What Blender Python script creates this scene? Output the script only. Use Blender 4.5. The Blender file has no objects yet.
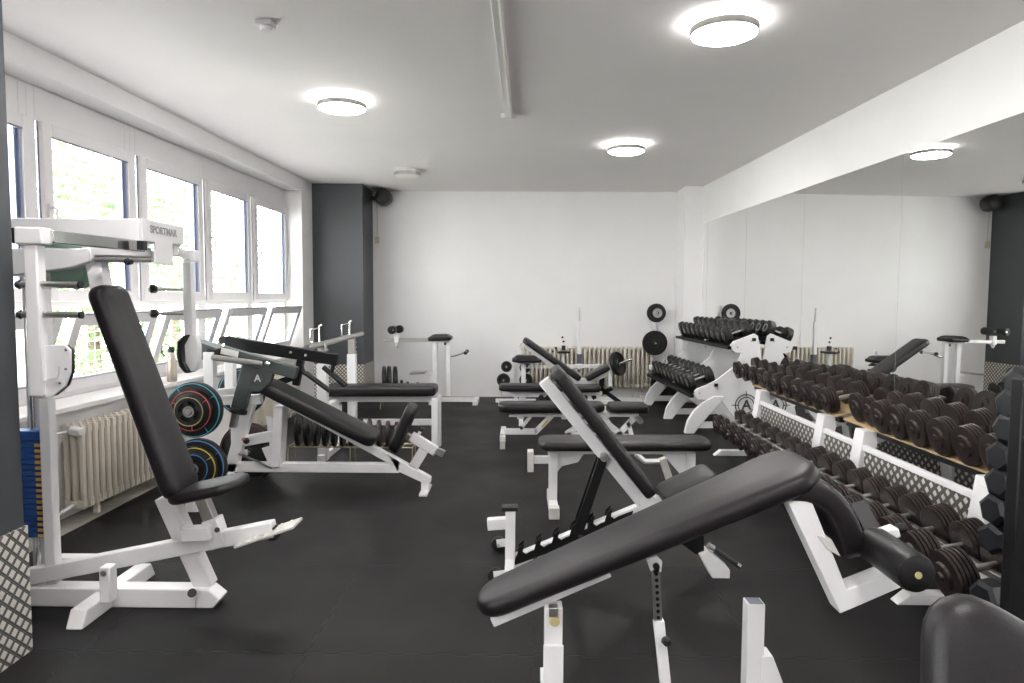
import bpy, bmesh, math, random
from mathutils import Vector, Matrix
random.seed(7)
C = bpy.context.scene.collection
PI = math.pi

# ---------------------------------------------------------------- camera model
F = 680.0; CH = 1.45
YAW = math.atan(8/680); PITCH = math.atan(44/680); ROLL = 0.005
RM = (Matrix.Rotation(YAW, 3, 'Z') @ Matrix.Rotation(-PITCH, 3, 'X') @ Matrix.Rotation(-ROLL, 3, 'Y'))
def ray(u, v): return RM @ Vector(((u-512)/F, 1.0, -(v-341.5)/F))
def P(u, v, y):                       # world point seen at (u,v) standing at distance y
    d = ray(u, v); t = y/d.y; return Vector((d.x*t, y, CH+d.z*t))
def G(u, v, z=0.0):                   # world point seen at (u,v) at height z
    d = ray(u, v); t = (z-CH)/d.z; return Vector((d.x*t, d.y*t, z))

# ---------------------------------------------------------------- materials
def newmat(name):
    m = bpy.data.materials.new(name); m.use_nodes = True
    nt = m.node_tree; b = nt.nodes['Principled BSDF']
    return m, nt, b
def N(nt, t, **kw):
    n = nt.nodes.new(t)
    for k, v in kw.items():
        if k == 'ins':
            for i, x in v.items(): n.inputs[i].default_value = x
        else: setattr(n, k, v)
    return n
def simple(name, col, rough=.5, metal=0, noise=0.0, nscale=40, bump=0.0, bscale=200, spec=.5, coat=0):
    m, nt, b = newmat(name); L = nt.links
    b.inputs['Base Color'].default_value = (*col, 1)
    b.inputs['Roughness'].default_value = rough; b.inputs['Metallic'].default_value = metal
    b.inputs['Specular IOR Level'].default_value = spec
    b.inputs['Coat Weight'].default_value = coat
    tc = N(nt, 'ShaderNodeTexCoord')
    if noise:
        n = N(nt, 'ShaderNodeTexNoise', ins={'Scale': nscale, 'Detail': 4})
        mx = N(nt, 'ShaderNodeMix', data_type='RGBA')
        L.new(tc.outputs['Object'], n.inputs['Vector'])
        mx.inputs[6].default_value = (*[c*(1-noise) for c in col], 1)
        mx.inputs[7].default_value = (*[min(1, c*(1+noise)) for c in col], 1)
        L.new(n.outputs['Fac'], mx.inputs[0]); L.new(mx.outputs[2], b.inputs['Base Color'])
    if bump:
        n2 = N(nt, 'ShaderNodeTexNoise', ins={'Scale': bscale, 'Detail': 3})
        bp = N(nt, 'ShaderNodeBump', ins={'Strength': bump, 'Distance': .002})
        L.new(tc.outputs['Object'], n2.inputs['Vector'])
        L.new(n2.outputs['Fac'], bp.inputs['Height']); L.new(bp.outputs[0], b.inputs['Normal'])
    return m
M = {}
M['wall'] = simple('wall_paint', (.83, .82, .82), .7, noise=.03, nscale=3, bump=.25, bscale=120)
M['ceil'] = simple('ceiling_paint', (.79, .765, .765), .85, noise=.03, nscale=2, bump=.2, bscale=90)
M['upvc'] = simple('window_frame_white', (.70, .685, .69), .4, noise=.02, nscale=5)
M['seal'] = simple('window_seal', (.17, .18, .22), .5)
M['alu'] = simple('blue_grey_spacer', (.33, .38, .55), .3, .6)
M['white'] = simple('white_powder_coat', (.80, .79, .80), .32, noise=.04, nscale=8, coat=.15)
M['offwhite'] = simple('scuffed_white_end', (.62, .60, .57), .5, noise=.15, nscale=30)
M['vinyl'] = simple('black_vinyl', (.009, .0068, .0088), .40, noise=.15, nscale=25, bump=.35, bscale=350, spec=.42)
M['vinyl2'] = simple('wrinkled_vinyl', (.006, .0055, .006), .42, bump=.9, bscale=30, spec=.4)
M['black'] = simple('black_paint', (.006, .006, .007), .4, noise=.1, spec=.3)
M['plastic'] = simple('black_plastic', (.010, .010, .011), .45)
M['iron'] = simple('cast_iron_brown', (.033, .023, .021), .38, .45, noise=.35, nscale=18, bump=.5, bscale=90)
M['iron2'] = simple('black_iron', (.013, .013, .0125), .4, .2, noise=.25, nscale=20)
M['rubber'] = simple('black_rubber', (.011, .011, .012), .5, noise=.1, nscale=30)
M['hex'] = simple('hex_rubber', (.006, .006, .009), .38, noise=.1, nscale=30, spec=.4)
M['chrome'] = simple('chrome', (.72, .71, .70), .16, 1.0)
M['steel'] = simple('brushed_steel', (.5, .49, .47), .33, 1.0, noise=.1, nscale=30)
M['brass'] = simple('brass_wire', (.45, .38, .25), .4, .8)
M['greenp'] = simple('grey_green_paint', (.060, .072, .070), .38, noise=.08, nscale=20)
M['pillar'] = simple('charcoal_wall_paint', (.055, .060, .067), .5, noise=.06, nscale=4, bump=.3, bscale=100)
M['rad'] = simple('cream_radiator_paint', (.62, .57, .49), .4, noise=.06, nscale=10)
M['concrete'] = simple('bare_concrete_edge', (.30, .28, .25), .85, noise=.3, nscale=14, bump=.4)
M['shelf'] = simple('tan_shelf_board', (.42, .30, .16), .6, noise=.2, nscale=20)
M['blue'] = simple('blue_weight_paint', (.02, .075, .28), .4, noise=.1)
M['yellow'] = simple('yellow_number_tag', (.75, .48, .12), .5)
M['cyan'] = simple('cyan_ring_paint', (.05, .42, .55), .5)
M['red'] = simple('red_ring_paint', (.55, .10, .08), .5)
M['gold'] = simple('gold_ring_paint', (.50, .42, .20), .45)
M['yel2'] = simple('yellow_ring_paint', (.70, .52, .06), .5)
M['blu2'] = simple('blue_ring_paint', (.06, .25, .60), .5)
M['dkred'] = simple('dark_red_ring_paint', (.22, .05, .06), .5)
M['window_reflection_green'] = simple('painted_window_reflection', (.30, .46, .36), .15, .1, coat=.5)  # green is the window's reflection, put into the colour of the cams
M['beige'] = simple('beige_plastic', (.62, .55, .40), .5)
M['bottle'] = simple('champagne_steel_bottle', (.55, .48, .42), .3, .8)
M['leaf'] = simple('foliage', (.10, .17, .06), .7, noise=.5, nscale=3)
M['bark'] = simple('bark', (.10, .07, .05), .9)
M['bounce_ground'] = simple('pale_bounce_ground', (.52, .52, .48), .9, noise=.3, nscale=2)  # unseen outdoor ground, made pale to bounce daylight up to the ceiling
M['blind'] = simple('white_blind_slat', (.8, .8, .8), .5)
M['greyhex'] = simple('grey_hex_iron', (.30, .30, .29), .4, .5)
M['logo'] = simple('black_logo_paint', (.05, .05, .05), .5)
M['greylogo'] = simple('grey_lettering', (.32, .31, .31), .5)
M['sticker'] = simple('dark_sticker', (.10, .09, .12), .5)

def mk_mirror():
    m, nt, b = newmat('mirror_silver')
    b.inputs['Base Color'].default_value = (.93, .935, .925, 1); b.inputs['Metallic'].default_value = 1
    b.inputs['Roughness'].default_value = .0
    return m
M['mirror'] = mk_mirror()
def mk_glass():
    m, nt, b = newmat('window_glass'); L = nt.links
    nt.nodes.remove(b); out = nt.nodes['Material Output']
    tr = N(nt, 'ShaderNodeBsdfTransparent'); tr.inputs[0].default_value = (.95, .97, .96, 1)
    gl = N(nt, 'ShaderNodeBsdfGlossy'); gl.inputs['Roughness'].default_value = .02
    fr = N(nt, 'ShaderNodeLayerWeight', ins={'Blend': .12}); mx = N(nt, 'ShaderNodeMixShader')
    L.new(fr.outputs[1], mx.inputs[0]); L.new(tr.outputs[0], mx.inputs[1]); L.new(gl.outputs[0], mx.inputs[2])
    L.new(mx.outputs[0], out.inputs[0]); return m
M['glass'] = mk_glass()
def mk_lamp(s):
    m, nt, b = newmat('lit_opal_diffuser')
    b.inputs['Base Color'].default_value = (.9, .9, .9, 1)
    b.inputs['Emission Color'].default_value = (1, .97, .95, 1); b.inputs['Emission Strength'].default_value = s
    return m
M['lamp'] = mk_lamp(58.0); M['lampside'] = mk_lamp(22.0)
M['lampoff'] = simple('opal_diffuser_unlit', (.78, .77, .75), .4)
def mth(nt, op, a, b=None, c=None):
    n = nt.nodes.new('ShaderNodeMath'); n.operation = op
    for i, x in enumerate((a, b, c)):
        if x is None: continue
        if isinstance(x, (int, float)): n.inputs[i].default_value = x
        else: nt.links.new(x, n.inputs[i])
    return n.outputs[0]
def mk_mat_floor():
    m, nt, b = newmat('interlocking_rubber_mats'); L = nt.links
    tc = N(nt, 'ShaderNodeTexCoord'); sp = N(nt, 'ShaderNodeSeparateXYZ'); L.new(tc.outputs['Object'], sp.inputs[0])
    S = .922
    def seam(a, bb, a0, b0):
        # zig-zag puzzle edge: offset the seam by a squared wave along the other axis
        w = mth(nt, 'SINE', mth(nt, 'MULTIPLY', bb, 2*PI/.132))
        w = mth(nt, 'MULTIPLY', mth(nt, 'MAXIMUM', mth(nt, 'MINIMUM', mth(nt, 'MULTIPLY', w, 3.0), 1.0), -1.0), .009)
        x = mth(nt, 'DIVIDE', mth(nt, 'ADD', mth(nt, 'SUBTRACT', a, a0), w), S)
        fr = mth(nt, 'ABSOLUTE', mth(nt, 'SUBTRACT', mth(nt, 'FRACT', mth(nt, 'ADD', x, .5)), .5))
        return mth(nt, 'MULTIPLY', fr, S)
    d = mth(nt, 'MINIMUM', seam(sp.outputs[0], sp.outputs[1], -.862, 0), seam(sp.outputs[1], sp.outputs[0], 2.675, 0))
    line = N(nt, 'ShaderNodeMapRange', ins={1: .002, 2: .006, 3: 0.0, 4: 1.0}); L.new(d, line.inputs[0])
    n1 = N(nt, 'ShaderNodeTexNoise', ins={'Scale': 420, 'Detail': 2}); L.new(tc.outputs['Object'], n1.inputs['Vector'])
    n2 = N(nt, 'ShaderNodeTexNoise', ins={'Scale': 1.6, 'Detail': 5}); L.new(tc.outputs['Object'], n2.inputs['Vector'])
    cr = N(nt, 'ShaderNodeValToRGB'); L.new(n1.outputs['Fac'], cr.inputs[0])
    cr.color_ramp.elements[0].position = .3; cr.color_ramp.elements[0].color = (.0028, .0026, .0028, 1)
    cr.color_ramp.elements[1].position = .75; cr.color_ramp.elements[1].color = (.0095, .0088, .0092, 1)
    mx = N(nt, 'ShaderNodeMix', data_type='RGBA'); mx.inputs[6].default_value = (.004, .004, .004, 1)
    L.new(line.outputs[0], mx.inputs[0]); L.new(cr.outputs[0], mx.inputs[7]); L.new(mx.outputs[2], b.inputs['Base Color'])
    rr = N(nt, 'ShaderNodeMapRange', ins={1: .3, 2: .7, 3: .50, 4: .66}); L.new(n2.outputs['Fac'], rr.inputs[0]); L.new(rr.outputs[0], b.inputs['Roughness'])
    b.inputs['Specular IOR Level'].default_value = .26
    bp = N(nt, 'ShaderNodeBump', ins={'Strength': .5, 'Distance': .003})
    hh = mth(nt, 'ADD', mth(nt, 'MULTIPLY', n1.outputs['Fac'], .25), line.outputs[0])
    L.new(hh, bp.inputs['Height']); L.new(bp.outputs[0], b.inputs['Normal'])
    return m
M['mats'] = mk_mat_floor()
def mk_tread(name, axis, sc=.036, hs=.31):
    # checker plate: light squares set on their corner between ribbed dark ones; axis = wall coordinate used with z
    m, nt, b = newmat(name); L = nt.links
    tc = N(nt, 'ShaderNodeTexCoord'); sp = N(nt, 'ShaderNodeSeparateXYZ'); L.new(tc.outputs['Object'], sp.inputs[0])
    h = sp.outputs[axis]; z = sp.outputs[2]
    k = 1/(sc*1.41421)
    p = mth(nt, 'MULTIPLY', mth(nt, 'ADD', h, z), k); q = mth(nt, 'MULTIPLY', mth(nt, 'SUBTRACT', h, z), k)
    fp = mth(nt, 'ABSOLUTE', mth(nt, 'SUBTRACT', mth(nt, 'FRACT', p), .5)); fq = mth(nt, 'ABSOLUTE', mth(nt, 'SUBTRACT', mth(nt, 'FRACT', q), .5))
    ck = N(nt, 'ShaderNodeMapRange', ins={1: hs, 2: hs+.04, 3: 1.0, 4: 0.0}); L.new(mth(nt, 'MAXIMUM', fp, fq), ck.inputs[0])
    st = mth(nt, 'FRACT', mth(nt, 'MULTIPLY', p, 5.0)); stp = mth(nt, 'GREATER_THAN', st, .5)
    mx = N(nt, 'ShaderNodeMix', data_type='RGBA'); mx.inputs[6].default_value = (.07, .068, .065, 1); mx.inputs[7].default_value = (.20, .19, .18, 1)
    L.new(stp, mx.inputs[0])
    m2 = N(nt, 'ShaderNodeMix', data_type='RGBA'); m2.inputs[7].default_value = (.80, .77, .71, 1)
    L.new(mx.outputs[2], m2.inputs[6]); L.new(ck.outputs[0], m2.inputs[0]); L.new(m2.outputs[2], b.inputs['Base Color'])
    b.inputs['Metallic'].default_value = .35; b.inputs['Roughness'].default_value = .42
    bp = N(nt, 'ShaderNodeBump', ins={'Strength': .6, 'Distance': .003}); L.new(mth(nt, 'ADD', mth(nt, 'MULTIPLY', stp, .5), ck.outputs[0]), bp.inputs['Height'])
    L.new(bp.outputs[0], b.inputs['Normal']); return m
M['treadX'] = mk_tread('tread_plate_facing_front', 0); M['treadY'] = mk_tread('tread_plate_facing_side', 1, .042); M['treadR'] = mk_tread('rack_tread_plate', 1, .05, .25)

# ---------------------------------------------------------------- mesh builder
def basis(d, up=Vector((0, 0, 1))):
    d = d.normalized()
    if abs(d.dot(up)) > .98: up = Vector((0, 1, 0)) if abs(d.y) < .9 else Vector((1, 0, 0))
    s = d.cross(up).normalized(); u = s.cross(d).normalized(); return d, s, u
class MB:
    def __init__(s): s.bm = bmesh.new()
    def _v(s, pts): return [s.bm.verts.new(p) for p in pts]
    def hexa(s, b, t):                # b, t: 4 bottom and 4 top corners, counter-clockwise
        v = s._v(list(b)+list(t))
        for f in ((3,2,1,0),(4,5,6,7),(0,1,5,4),(1,2,6,5),(2,3,7,6),(3,0,4,7)): s.bm.faces.new([v[i] for i in f])
        return s
    def box(s, x0, x1, y0, y1, z0, z1):
        return s.hexa([(x0,y0,z0),(x1,y0,z0),(x1,y1,z0),(x0,y1,z0)], [(x0,y0,z1),(x1,y0,z1),(x1,y1,z1),(x0,y1,z1)])
    def beam(s, a, b, w, h=None, up=Vector((0,0,1)), w2=None, h2=None):   # w sideways, h along 'up'
        a, b = Vector(a), Vector(b); h = h or w; w2 = w2 or w; h2 = h2 or h
        d, sd, u = basis(b-a, up)
        c = lambda p, ww, hh: [p-sd*ww/2-u*hh/2, p+sd*ww/2-u*hh/2, p+sd*ww/2+u*hh/2, p-sd*ww/2+u*hh/2]
        A, B = s._v(c(a, w, h)), s._v(c(b, w2, h2))
        s.bm.faces.new(A[::-1]); s.bm.faces.new(B)
        for i in range(4): j = (i+1) % 4; s.bm.faces.new((A[i], A[j], B[j], B[i]))
        return s
    def lathe(s, prof, o, d, n=20):   # prof: (distance along axis, radius)
        o = Vector(o); d, sd, u = basis(Vector(d)); rings = []
        for (t, r) in prof:
            if r < 1e-5: rings.append([s.bm.verts.new(o+d*t)])
            else: rings.append([s.bm.verts.new(o+d*t+(sd*math.cos(2*PI*i/n)+u*math.sin(2*PI*i/n))*r) for i in range(n)])
        for A, B in zip(rings, rings[1:]):
            for i in range(n):
                j = (i+1) % n
                if len(A) == 1 and len(B) == 1: continue
                if len(A) == 1: s.bm.faces.new((A[0], B[i], B[j]))
                elif len(B) == 1: s.bm.faces.new((A[i], B[0], A[j]))
                else: s.bm.faces.new((A[i], B[i], B[j], A[j]))
        if len(rings[0]) > 1: s.bm.faces.new(rings[0])
        if len(rings[-1]) > 1: s.bm.faces.new(rings[-1][::-1])
        return s
    def cyl(s, a, b, r, n=14, r2=None, ch=0):
        a, b = Vector(a), Vector(b); L = (b-a).length; r2 = r2 or r
        if ch: return s.lathe([(0, r-ch), (ch, r), (L-ch, r2), (L, r2-ch)], a, b-a, n)
        return s.lathe([(0, r), (L, r2)], a, b-a, n)
    def tube(s, pts, r, n=8):
        pts = [Vector(p) for p in pts]; rings = []; up = None
        for i, p in enumerate(pts):
            t = (pts[min(i+1, len(pts)-1)]-pts[max(i-1, 0)]).normalized()
            if up is None: _, sd, up = basis(t)
            else:
                sd = t.cross(up).normalized(); up = sd.cross(t).normalized()
            rings.append([s.bm.verts.new(p+(sd*math.cos(2*PI*k/n)+up*math.sin(2*PI*k/n))*r) for k in range(n)])
        for A, B in zip(rings, rings[1:]):
            for k in range(n): j = (k+1) % n; s.bm.faces.new((A[k], A[j], B[j], B[k]))
        s.bm.faces.new(rings[0][::-1]); s.bm.faces.new(rings[-1]); return s
    def prism(s, poly, th, nrm):      # planar polygon (3d pts), extruded both ways along nrm
        nrm = Vector(nrm).normalized()*th/2
        A = s._v([Vector(p)-nrm for p in poly]); B = s._v([Vector(p)+nrm for p in poly]); n = len(poly)
        s.bm.faces.new(A[::-1]); s.bm.faces.new(B)
        for i in range(n): j = (i+1) % n; s.bm.faces.new((A[i], A[j], B[j], B[i]))
        return s
    def ring(s, o, d, r, w, th, n=28, a0=0, a1=2*PI):   # flat annulus (or arc)
        o = Vector(o); d, sd, u = basis(Vector(d)); R = []; full = a1-a0 > 6.28
        m = n if full else n+1
        for i in range(m):
            a = a0+(a1-a0)*i/n; e = sd*math.cos(a)+u*math.sin(a)
            R.append(s._v([o+e*(r-w/2), o+e*(r+w/2), o+e*(r+w/2)+d*th, o+e*(r-w/2)+d*th]))
        for i in range(n if full else n):
            A, B = R[i], R[(i+1) % m]
            for k in range(4): j = (k+1) % 4; s.bm.faces.new((A[k], A[j], B[j], B[k]))
        if not full: s.bm.faces.new(R[0][::-1]); s.bm.faces.new(R[-1])
        return s
    def pad(s, a, b, wd, w0, th, w1=None, rc=.07, re=.02, nrm=None, bend=None, crown=.006):
        # upholstered cushion: a->b is the line under its middle, wd the width direction, thickness towards nrm
        a, b = Vector(a), Vector(b); w1 = w1 or w0; L = (b-a).length; ax = (b-a).normalized()
        wd = Vector(wd).normalized(); nn = Vector(nrm).normalized() if nrm is not None else wd.cross(ax).normalized()
        def outline(ins):
            pts = []; r = max(rc-ins, .004); hl = L/2-ins
            for (cx, cy, a0) in ((1, 1, 0), (-1, 1, 90), (-1, -1, 180), (1, -1, 270)):
                W = (w1 if cx > 0 else w0)/2-ins
                for k in range(7):
                    an = math.radians(a0+k*15)
                    pts.append((cx*(hl-r)+r*math.cos(an), cy*(W-r)+r*math.sin(an)))
                if bend or L > 3*rc:
                    if cy > 0 and cx > 0: 
                        for q in range(1, 8): t = q/8; pts.append(((hl-r)*(1-2*t), (w1/2-ins)*(1-t)+(w0/2-ins)*t))
                    if cy < 0 and cx < 0:
                        for q in range(1, 8): t = q/8; pts.append((-(hl-r)*(1-2*t), -((w0/2-ins)*(1-t)+(w1/2-ins)*t)))
            return pts
        lay = []; K = 4
        for k in range(K+1): an = PI/2*k/K; lay.append((re*(1-math.sin(an)), re*(1-math.cos(an))))
        for k in range(K+1): an = PI/2*k/K; lay.append((re*(1-math.cos(an)), th-re*(1-math.sin(an))))
        lay.append((re+.03, th+crown*.7)); lay.append((re+.06, th+crown))
        mn = min(w0, w1)/2-.01
        rings = []
        for ins, t in lay:
            if ins > mn: continue
            o = []
            for (x, y) in outline(ins):
                o.append(bend(x/L+.5, y, t) if bend else a+ax*(x+L/2)+wd*y+nn*t)
            rings.append(s._v(o))
        n = len(rings[0])
        for A, B in zip(rings, rings[1:]):
            for i in range(n): j = (i+1) % n; s.bm.faces.new((A[i], A[j], B[j], B[i]))
        if not bend: s.bm.faces.new(rings[0][::-1]); s.bm.faces.new(rings[-1])
        else:
            for Rg, fl in ((rings[0], True), (rings[-1], False)):
                # strip cap that follows the bend: pair points across the width
                m = n; top = Rg[3:3+ (m//2)]; rest = Rg[3+m//2:]+Rg[:3]
                bot = rest[::-1]
                for i in range(min(len(top), len(bot))-1):
                    f = (top[i], top[i+1], bot[i+1], bot[i])
                    try: s.bm.faces.new(f if not fl else f[::-1])
                    except ValueError: pass
        return s
    def build(s, name, mat, parent=None, bevel=0.0, smooth=True, seg=2):
        bmesh.ops.recalc_face_normals(s.bm, faces=s.bm.faces[:])
        me = bpy.data.meshes.new(name)
        if parent is not None:
            r = parent
            while r.parent: r = r.parent
            bmesh.ops.translate(s.bm, verts=s.bm.verts[:], vec=-Vector(r.location))
        s.bm.to_mesh(me); s.bm.free()
        if smooth:
            for p in me.polygons: p.use_smooth = True
            try: me.set_sharp_from_angle(angle=math.radians(38))
            except Exception: pass
        me.materials.append(M[mat] if isinstance(mat, str) else mat)
        o = bpy.data.objects.new(name, me); C.objects.link(o)
        if parent is not None: o.parent = parent
        if bevel:
            md = o.modifiers.new('bevel', 'BEVEL'); md.width = bevel; md.segments = seg; md.limit_method = 'ANGLE'; md.angle_limit = math.radians(40)
        return o
def tag(o, label=None, cat=None, group=None, kind=None):
    if label: o['label'] = label
    if cat: o['category'] = cat
    if group: o['group'] = group
    if kind: o['kind'] = kind
    return o
def thing(name, loc, label, cat, group=None):
    o = bpy.data.objects.new(name, None); C.objects.link(o); o.location = loc; o.empty_display_size = .1
    return tag(o, label, cat, group)
def copy_tree(o, parent=None):
    c = o.copy(); C.objects.link(c); c.parent = parent
    for ch in list(o.children): copy_tree(ch, c)
    return c
def struct(mb, name, mat, bevel=0, smooth=False, parent=None):
    o = mb.build(name, mat, parent, bevel, smooth)
    if parent is None: o['kind'] = 'structure'
    return o
def text_mesh(txt, size, o3, xdir, ydir, mat, name, parent, ext=.0015, bold=.0):
    cu = bpy.data.curves.new(name, 'FONT'); cu.body = txt; cu.size = size; cu.extrude = ext; cu.offset = bold
    cu.align_x = 'CENTER'; cu.align_y = 'CENTER'
    ob = bpy.data.objects.new(name, cu); C.objects.link(ob)
    bpy.context.view_layer.update()
    me = bpy.data.meshes.new_from_object(ob.evaluated_get(bpy.context.evaluated_depsgraph_get()))
    bpy.data.objects.remove(ob)
    xd, yd = Vector(xdir).normalized(), Vector(ydir).normalized(); zd = xd.cross(yd)
    r = parent
    while r.parent: r = r.parent
    mt = Matrix((( xd.x, yd.x, zd.x, 0), (xd.y, yd.y, zd.y, 0), (xd.z, yd.z, zd.z, 0), (0, 0, 0, 1)))
    mt.translation = Vector(o3)-Vector(r.location)
    me.transform(mt); me.materials.clear(); me.materials.append(M[mat])
    o = bpy.data.objects.new(name, me); C.objects.link(o); o.parent = parent
    return o
YN = Vector((0, 1, 0)); XN = Vector((1, 0, 0)); ZN = Vector((0, 0, 1))

#--SETTING
H = 2.98; YB = 9.95; YF = -3.2
LX = lambda y, d=0: -3.0+(y-3.9)*.0306-d         # left wall face, d = how far behind it
RX = lambda y, d=0: 2.500+(9.337-y)*.046+d      # mirror wall face
def lbox(mb, y0, y1, d0, d1, z0, z1):            # box following the left wall
    b = [(LX(y0, d1), y0, z0), (LX(y0, d0), y0, z0), (LX(y1, d0), y1, z0), (LX(y1, d1), y1, z0)]
    return mb.hexa(b, [(x, y, z1) for x, y, _ in b])
def rbox(mb, y0, y1, d0, d1, z0, z1):
    b = [(RX(y0, d0), y0, z0), (RX(y0, d1), y0, z0), (RX(y1, d1), y1, z0), (RX(y1, d0), y1, z0)]
    return mb.hexa(b, [(x, y, z1) for x, y, _ in b])
struct(MB().box(-3.7, 3.6, YF-.2, YB+.2, -.13, -.012), 'floor', 'concrete')
struct(MB().box(-2.76, 2.7, YF+.02, 9.84, -.012, 0), 'rubber_mat_floor', 'mats')
struct(MB().box(-3.7, 3.6, YF-.2, YB+.2, H, H+.12), 'ceiling', 'ceil')
struct(MB().box(-3.6, 3.5, YB, YB+.15, -.012, H), 'wall_back', 'wall')
struct(MB().box(-3.7, 3.5, YF-.15, YF, -.012, H), 'wall_front', 'wall')
m = MB(); rbox(m, YF, YB, 0, .15, -.012, H); struct(m, 'wall_right', 'wall')
struct(MB().box(2.25, 2.52, 9.42, YB, -.012, H), 'pilaster', 'wall')
# left wall: parapet, lintel beam, solid stretches
WIN = [-2.2, -1.1, 0.0, 3.34, 4.45, 5.56, 6.67, 7.78]  # first three are unseen windows added beside and behind the camera for daylight
m = MB(); lbox(m, YF, YB, 0, .35, -.012, .70); lbox(m, YF, YB, 0, .35, 2.825, H)
for y0, y1 in ((YF, -2.2), (1.1, 3.34), (8.89, YB)): lbox(m, y0, y1, 0, .35, .70, 2.825)
struct(m, 'wall_left', 'wall')
m = MB(); lbox(m, 3.34, 8.89, -.09, .24, .70, .735); struct(m, 'trim_1', 'upvc', .006)
m = MB(); lbox(m, -2.2, 1.1, -.09, .24, .70, .735); struct(m, 'trim_2', 'upvc', .006)
# pillars
struct(MB().box(-3.05, -2.15, 9.3, YB, -.012, H), 'pillar', 'pillar')
struct(MB().box(-2.86, -2.142, 9.288, 9.3, .0, .52), 'trim_3', 'treadX'); struct(MB().box(-2.15, -2.142, 9.3, YB-.002, .0, .52), 'trim_4', 'treadY')
struct(MB().box(-3.1, -2.0, 1.75, 2.67, -.012, H), 'pillar', 'pillar')
struct(MB().box(-2.0, -1.99, 1.75, 2.678, 0, .52), 'trim_5', 'treadY'); struct(MB().box(-2.95, -2.0, 2.67, 2.678, 0, .52), 'trim_6', 'treadX')
# windows
def window(i, y0, hop=True):
    y1 = y0+1.11
    m = MB()
    lbox(m, y0, y0+.07, .22, .30, .735, 2.825); lbox(m, y1-.07, y1, .22, .30, .735, 2.825)      # jambs
    lbox(m, y0+.07, y1-.07, .22, .30, 2.60, 2.825); lbox(m, y0+.07, y1-.07, .22, .30, .735, .80)
    lbox(m, y0+.07, y1-.07, .22, .30, 1.36, 1.44)                                             # transom
    w = struct(m, 'window_%d' % i, 'upvc', .004)
    # side-hung upper sash
    m = MB(); a, b, c, d = y0+.09, y1-.03, 1.405, 2.60
    ga, gb, gc, gd = y0+.175, y1-.085, 1.49, 2.515
    lbox(m, a, ga, .185, .235, c, d); lbox(m, gb, b, .185, .235, c, d); lbox(m, ga, gb, .185, .235, c, gc); lbox(m, ga, gb, .185, .235, gd, d)
    s = struct(m, 'sash', 'upvc', .006, parent=w)
    m = MB(); lbox(m, ga+.005, gb-.005, .21, .216, gc, gd); struct(m, 'pane', 'glass', parent=s)
    m = MB()
    for q in range(2): lbox(m, gb-.016-q*.03, gb-.008-q*.03, .20+q*.012, .26+q*.012, gc, gd)
    lbox(m, gb-.05, gb, .236, .25, gc, gd)
    struct(m, 'spacer', 'alu', parent=s)
    m = MB(); lbox(m, a-.006, a, .214, .222, c, d); lbox(m, ga, gb, .186, .2, gd-.008, gd); struct(m, 'seal', 'seal', parent=s)  # first strip paints the shadow gap beside the sash, second is the seal
    m = MB(); hy = y0+.115; hx = LX(hy, .185)
    m.beam((hx+.006, hy, 1.97), (hx+.006, hy, 2.06), .02, .012, YN)
    m.tube([(hx+.006, hy, 2.03), (hx+.045, hy, 2.035), (hx+.06, hy, 2.02), (hx+.06, hy, 1.9)], .009)
    struct(m, 'window_handle', 'upvc', parent=s)
    # bottom-hung lower sash, tilted into the room
    zb, zt, db, dt = .80, 1.335, .205, .02
    def tb(m, u0, u1, v0, v1, t0=0, t1=.045):
        def q(yy, v, t): return (LX(yy, db+(dt-db)*v+t*.0), yy, zb+(zt-zb)*v)
        nx, nz = (zt-zb), -(db-dt); l = math.hypot(nx, nz); nx /= l; nz /= l
        def p(yy, v, t): x, y_, z = q(yy, v, 0); return (x+nx*t, y_, z+nz*t)
        m.hexa([p(u0, v0, t0), p(u0, v0, t1), p(u1, v0, t1), p(u1, v0, t0)], [p(u0, v1, t0), p(u0, v1, t1), p(u1, v1, t1), p(u1, v1, t0)])
    m = MB(); a, b = y0+.06, y1-.06
    tb(m, a, a+.085, 0, 1); tb(m, b-.085, b, 0, 1); tb(m, a+.085, b-.085, 0, .15); tb(m, a+.085, b-.085, .85, 1)
    s = struct(m, 'tilting_sash', 'upvc', .006, parent=w)
    m = MB(); tb(m, a+.08, b-.08, .15, .85, .018, .024); struct(m, 'pane', 'glass', parent=s)
    m = MB(); tb(m, b-.10, b-.085, .15, .85, .03, .044); struct(m, 'spacer', 'alu', parent=s)
    m = MB(); tb(m, a+.09, b-.09, .145, .155, .03, .047); tb(m, a+.09, b-.09, .995, 1.003, .036, .048); struct(m, 'seal', 'seal', parent=s)
    # outside venetian blind
    m = MB(); z = .86
    while z < 2.75:
        x0, x1 = LX(y0+.05, .36), LX(y1-.05, .36)
        m.hexa([(x0-.07, y0+.03, z), (x0, y0+.03, z+.012), (x1, y1-.03, z+.012), (x1-.07, y1-.03, z)],
               [(x0-.07, y0+.03, z+.002), (x0, y0+.03, z+.014), (x1, y1-.03, z+.014), (x1-.07, y1-.03, z+.002)])
        z += .075
    for yy in (y0+.25, y1-.25): m.tube([(LX(yy, .395), yy, .86), (LX(yy, .395), yy, 2.8)], .002, 5)
    struct(m, 'venetian_blind', 'blind', parent=w)
    # daylight portal just inside the blind
    L = bpy.data.lights.new('portal', 'AREA'); L.shape = 'RECTANGLE'; L.size = 2.0; L.size_y = 1.08; L.cycles.is_portal = True
    lo = bpy.data.objects.new('window_portal', L); C.objects.link(lo); lo.location = (LX(y0+.55, .335), y0+.555, 1.78)
    lo.rotation_euler = Vector((1, 0, 0)).to_track_quat('-Z', 'Z').to_euler()
for i, y0 in enumerate(WIN): window(i+1, y0)
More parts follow.
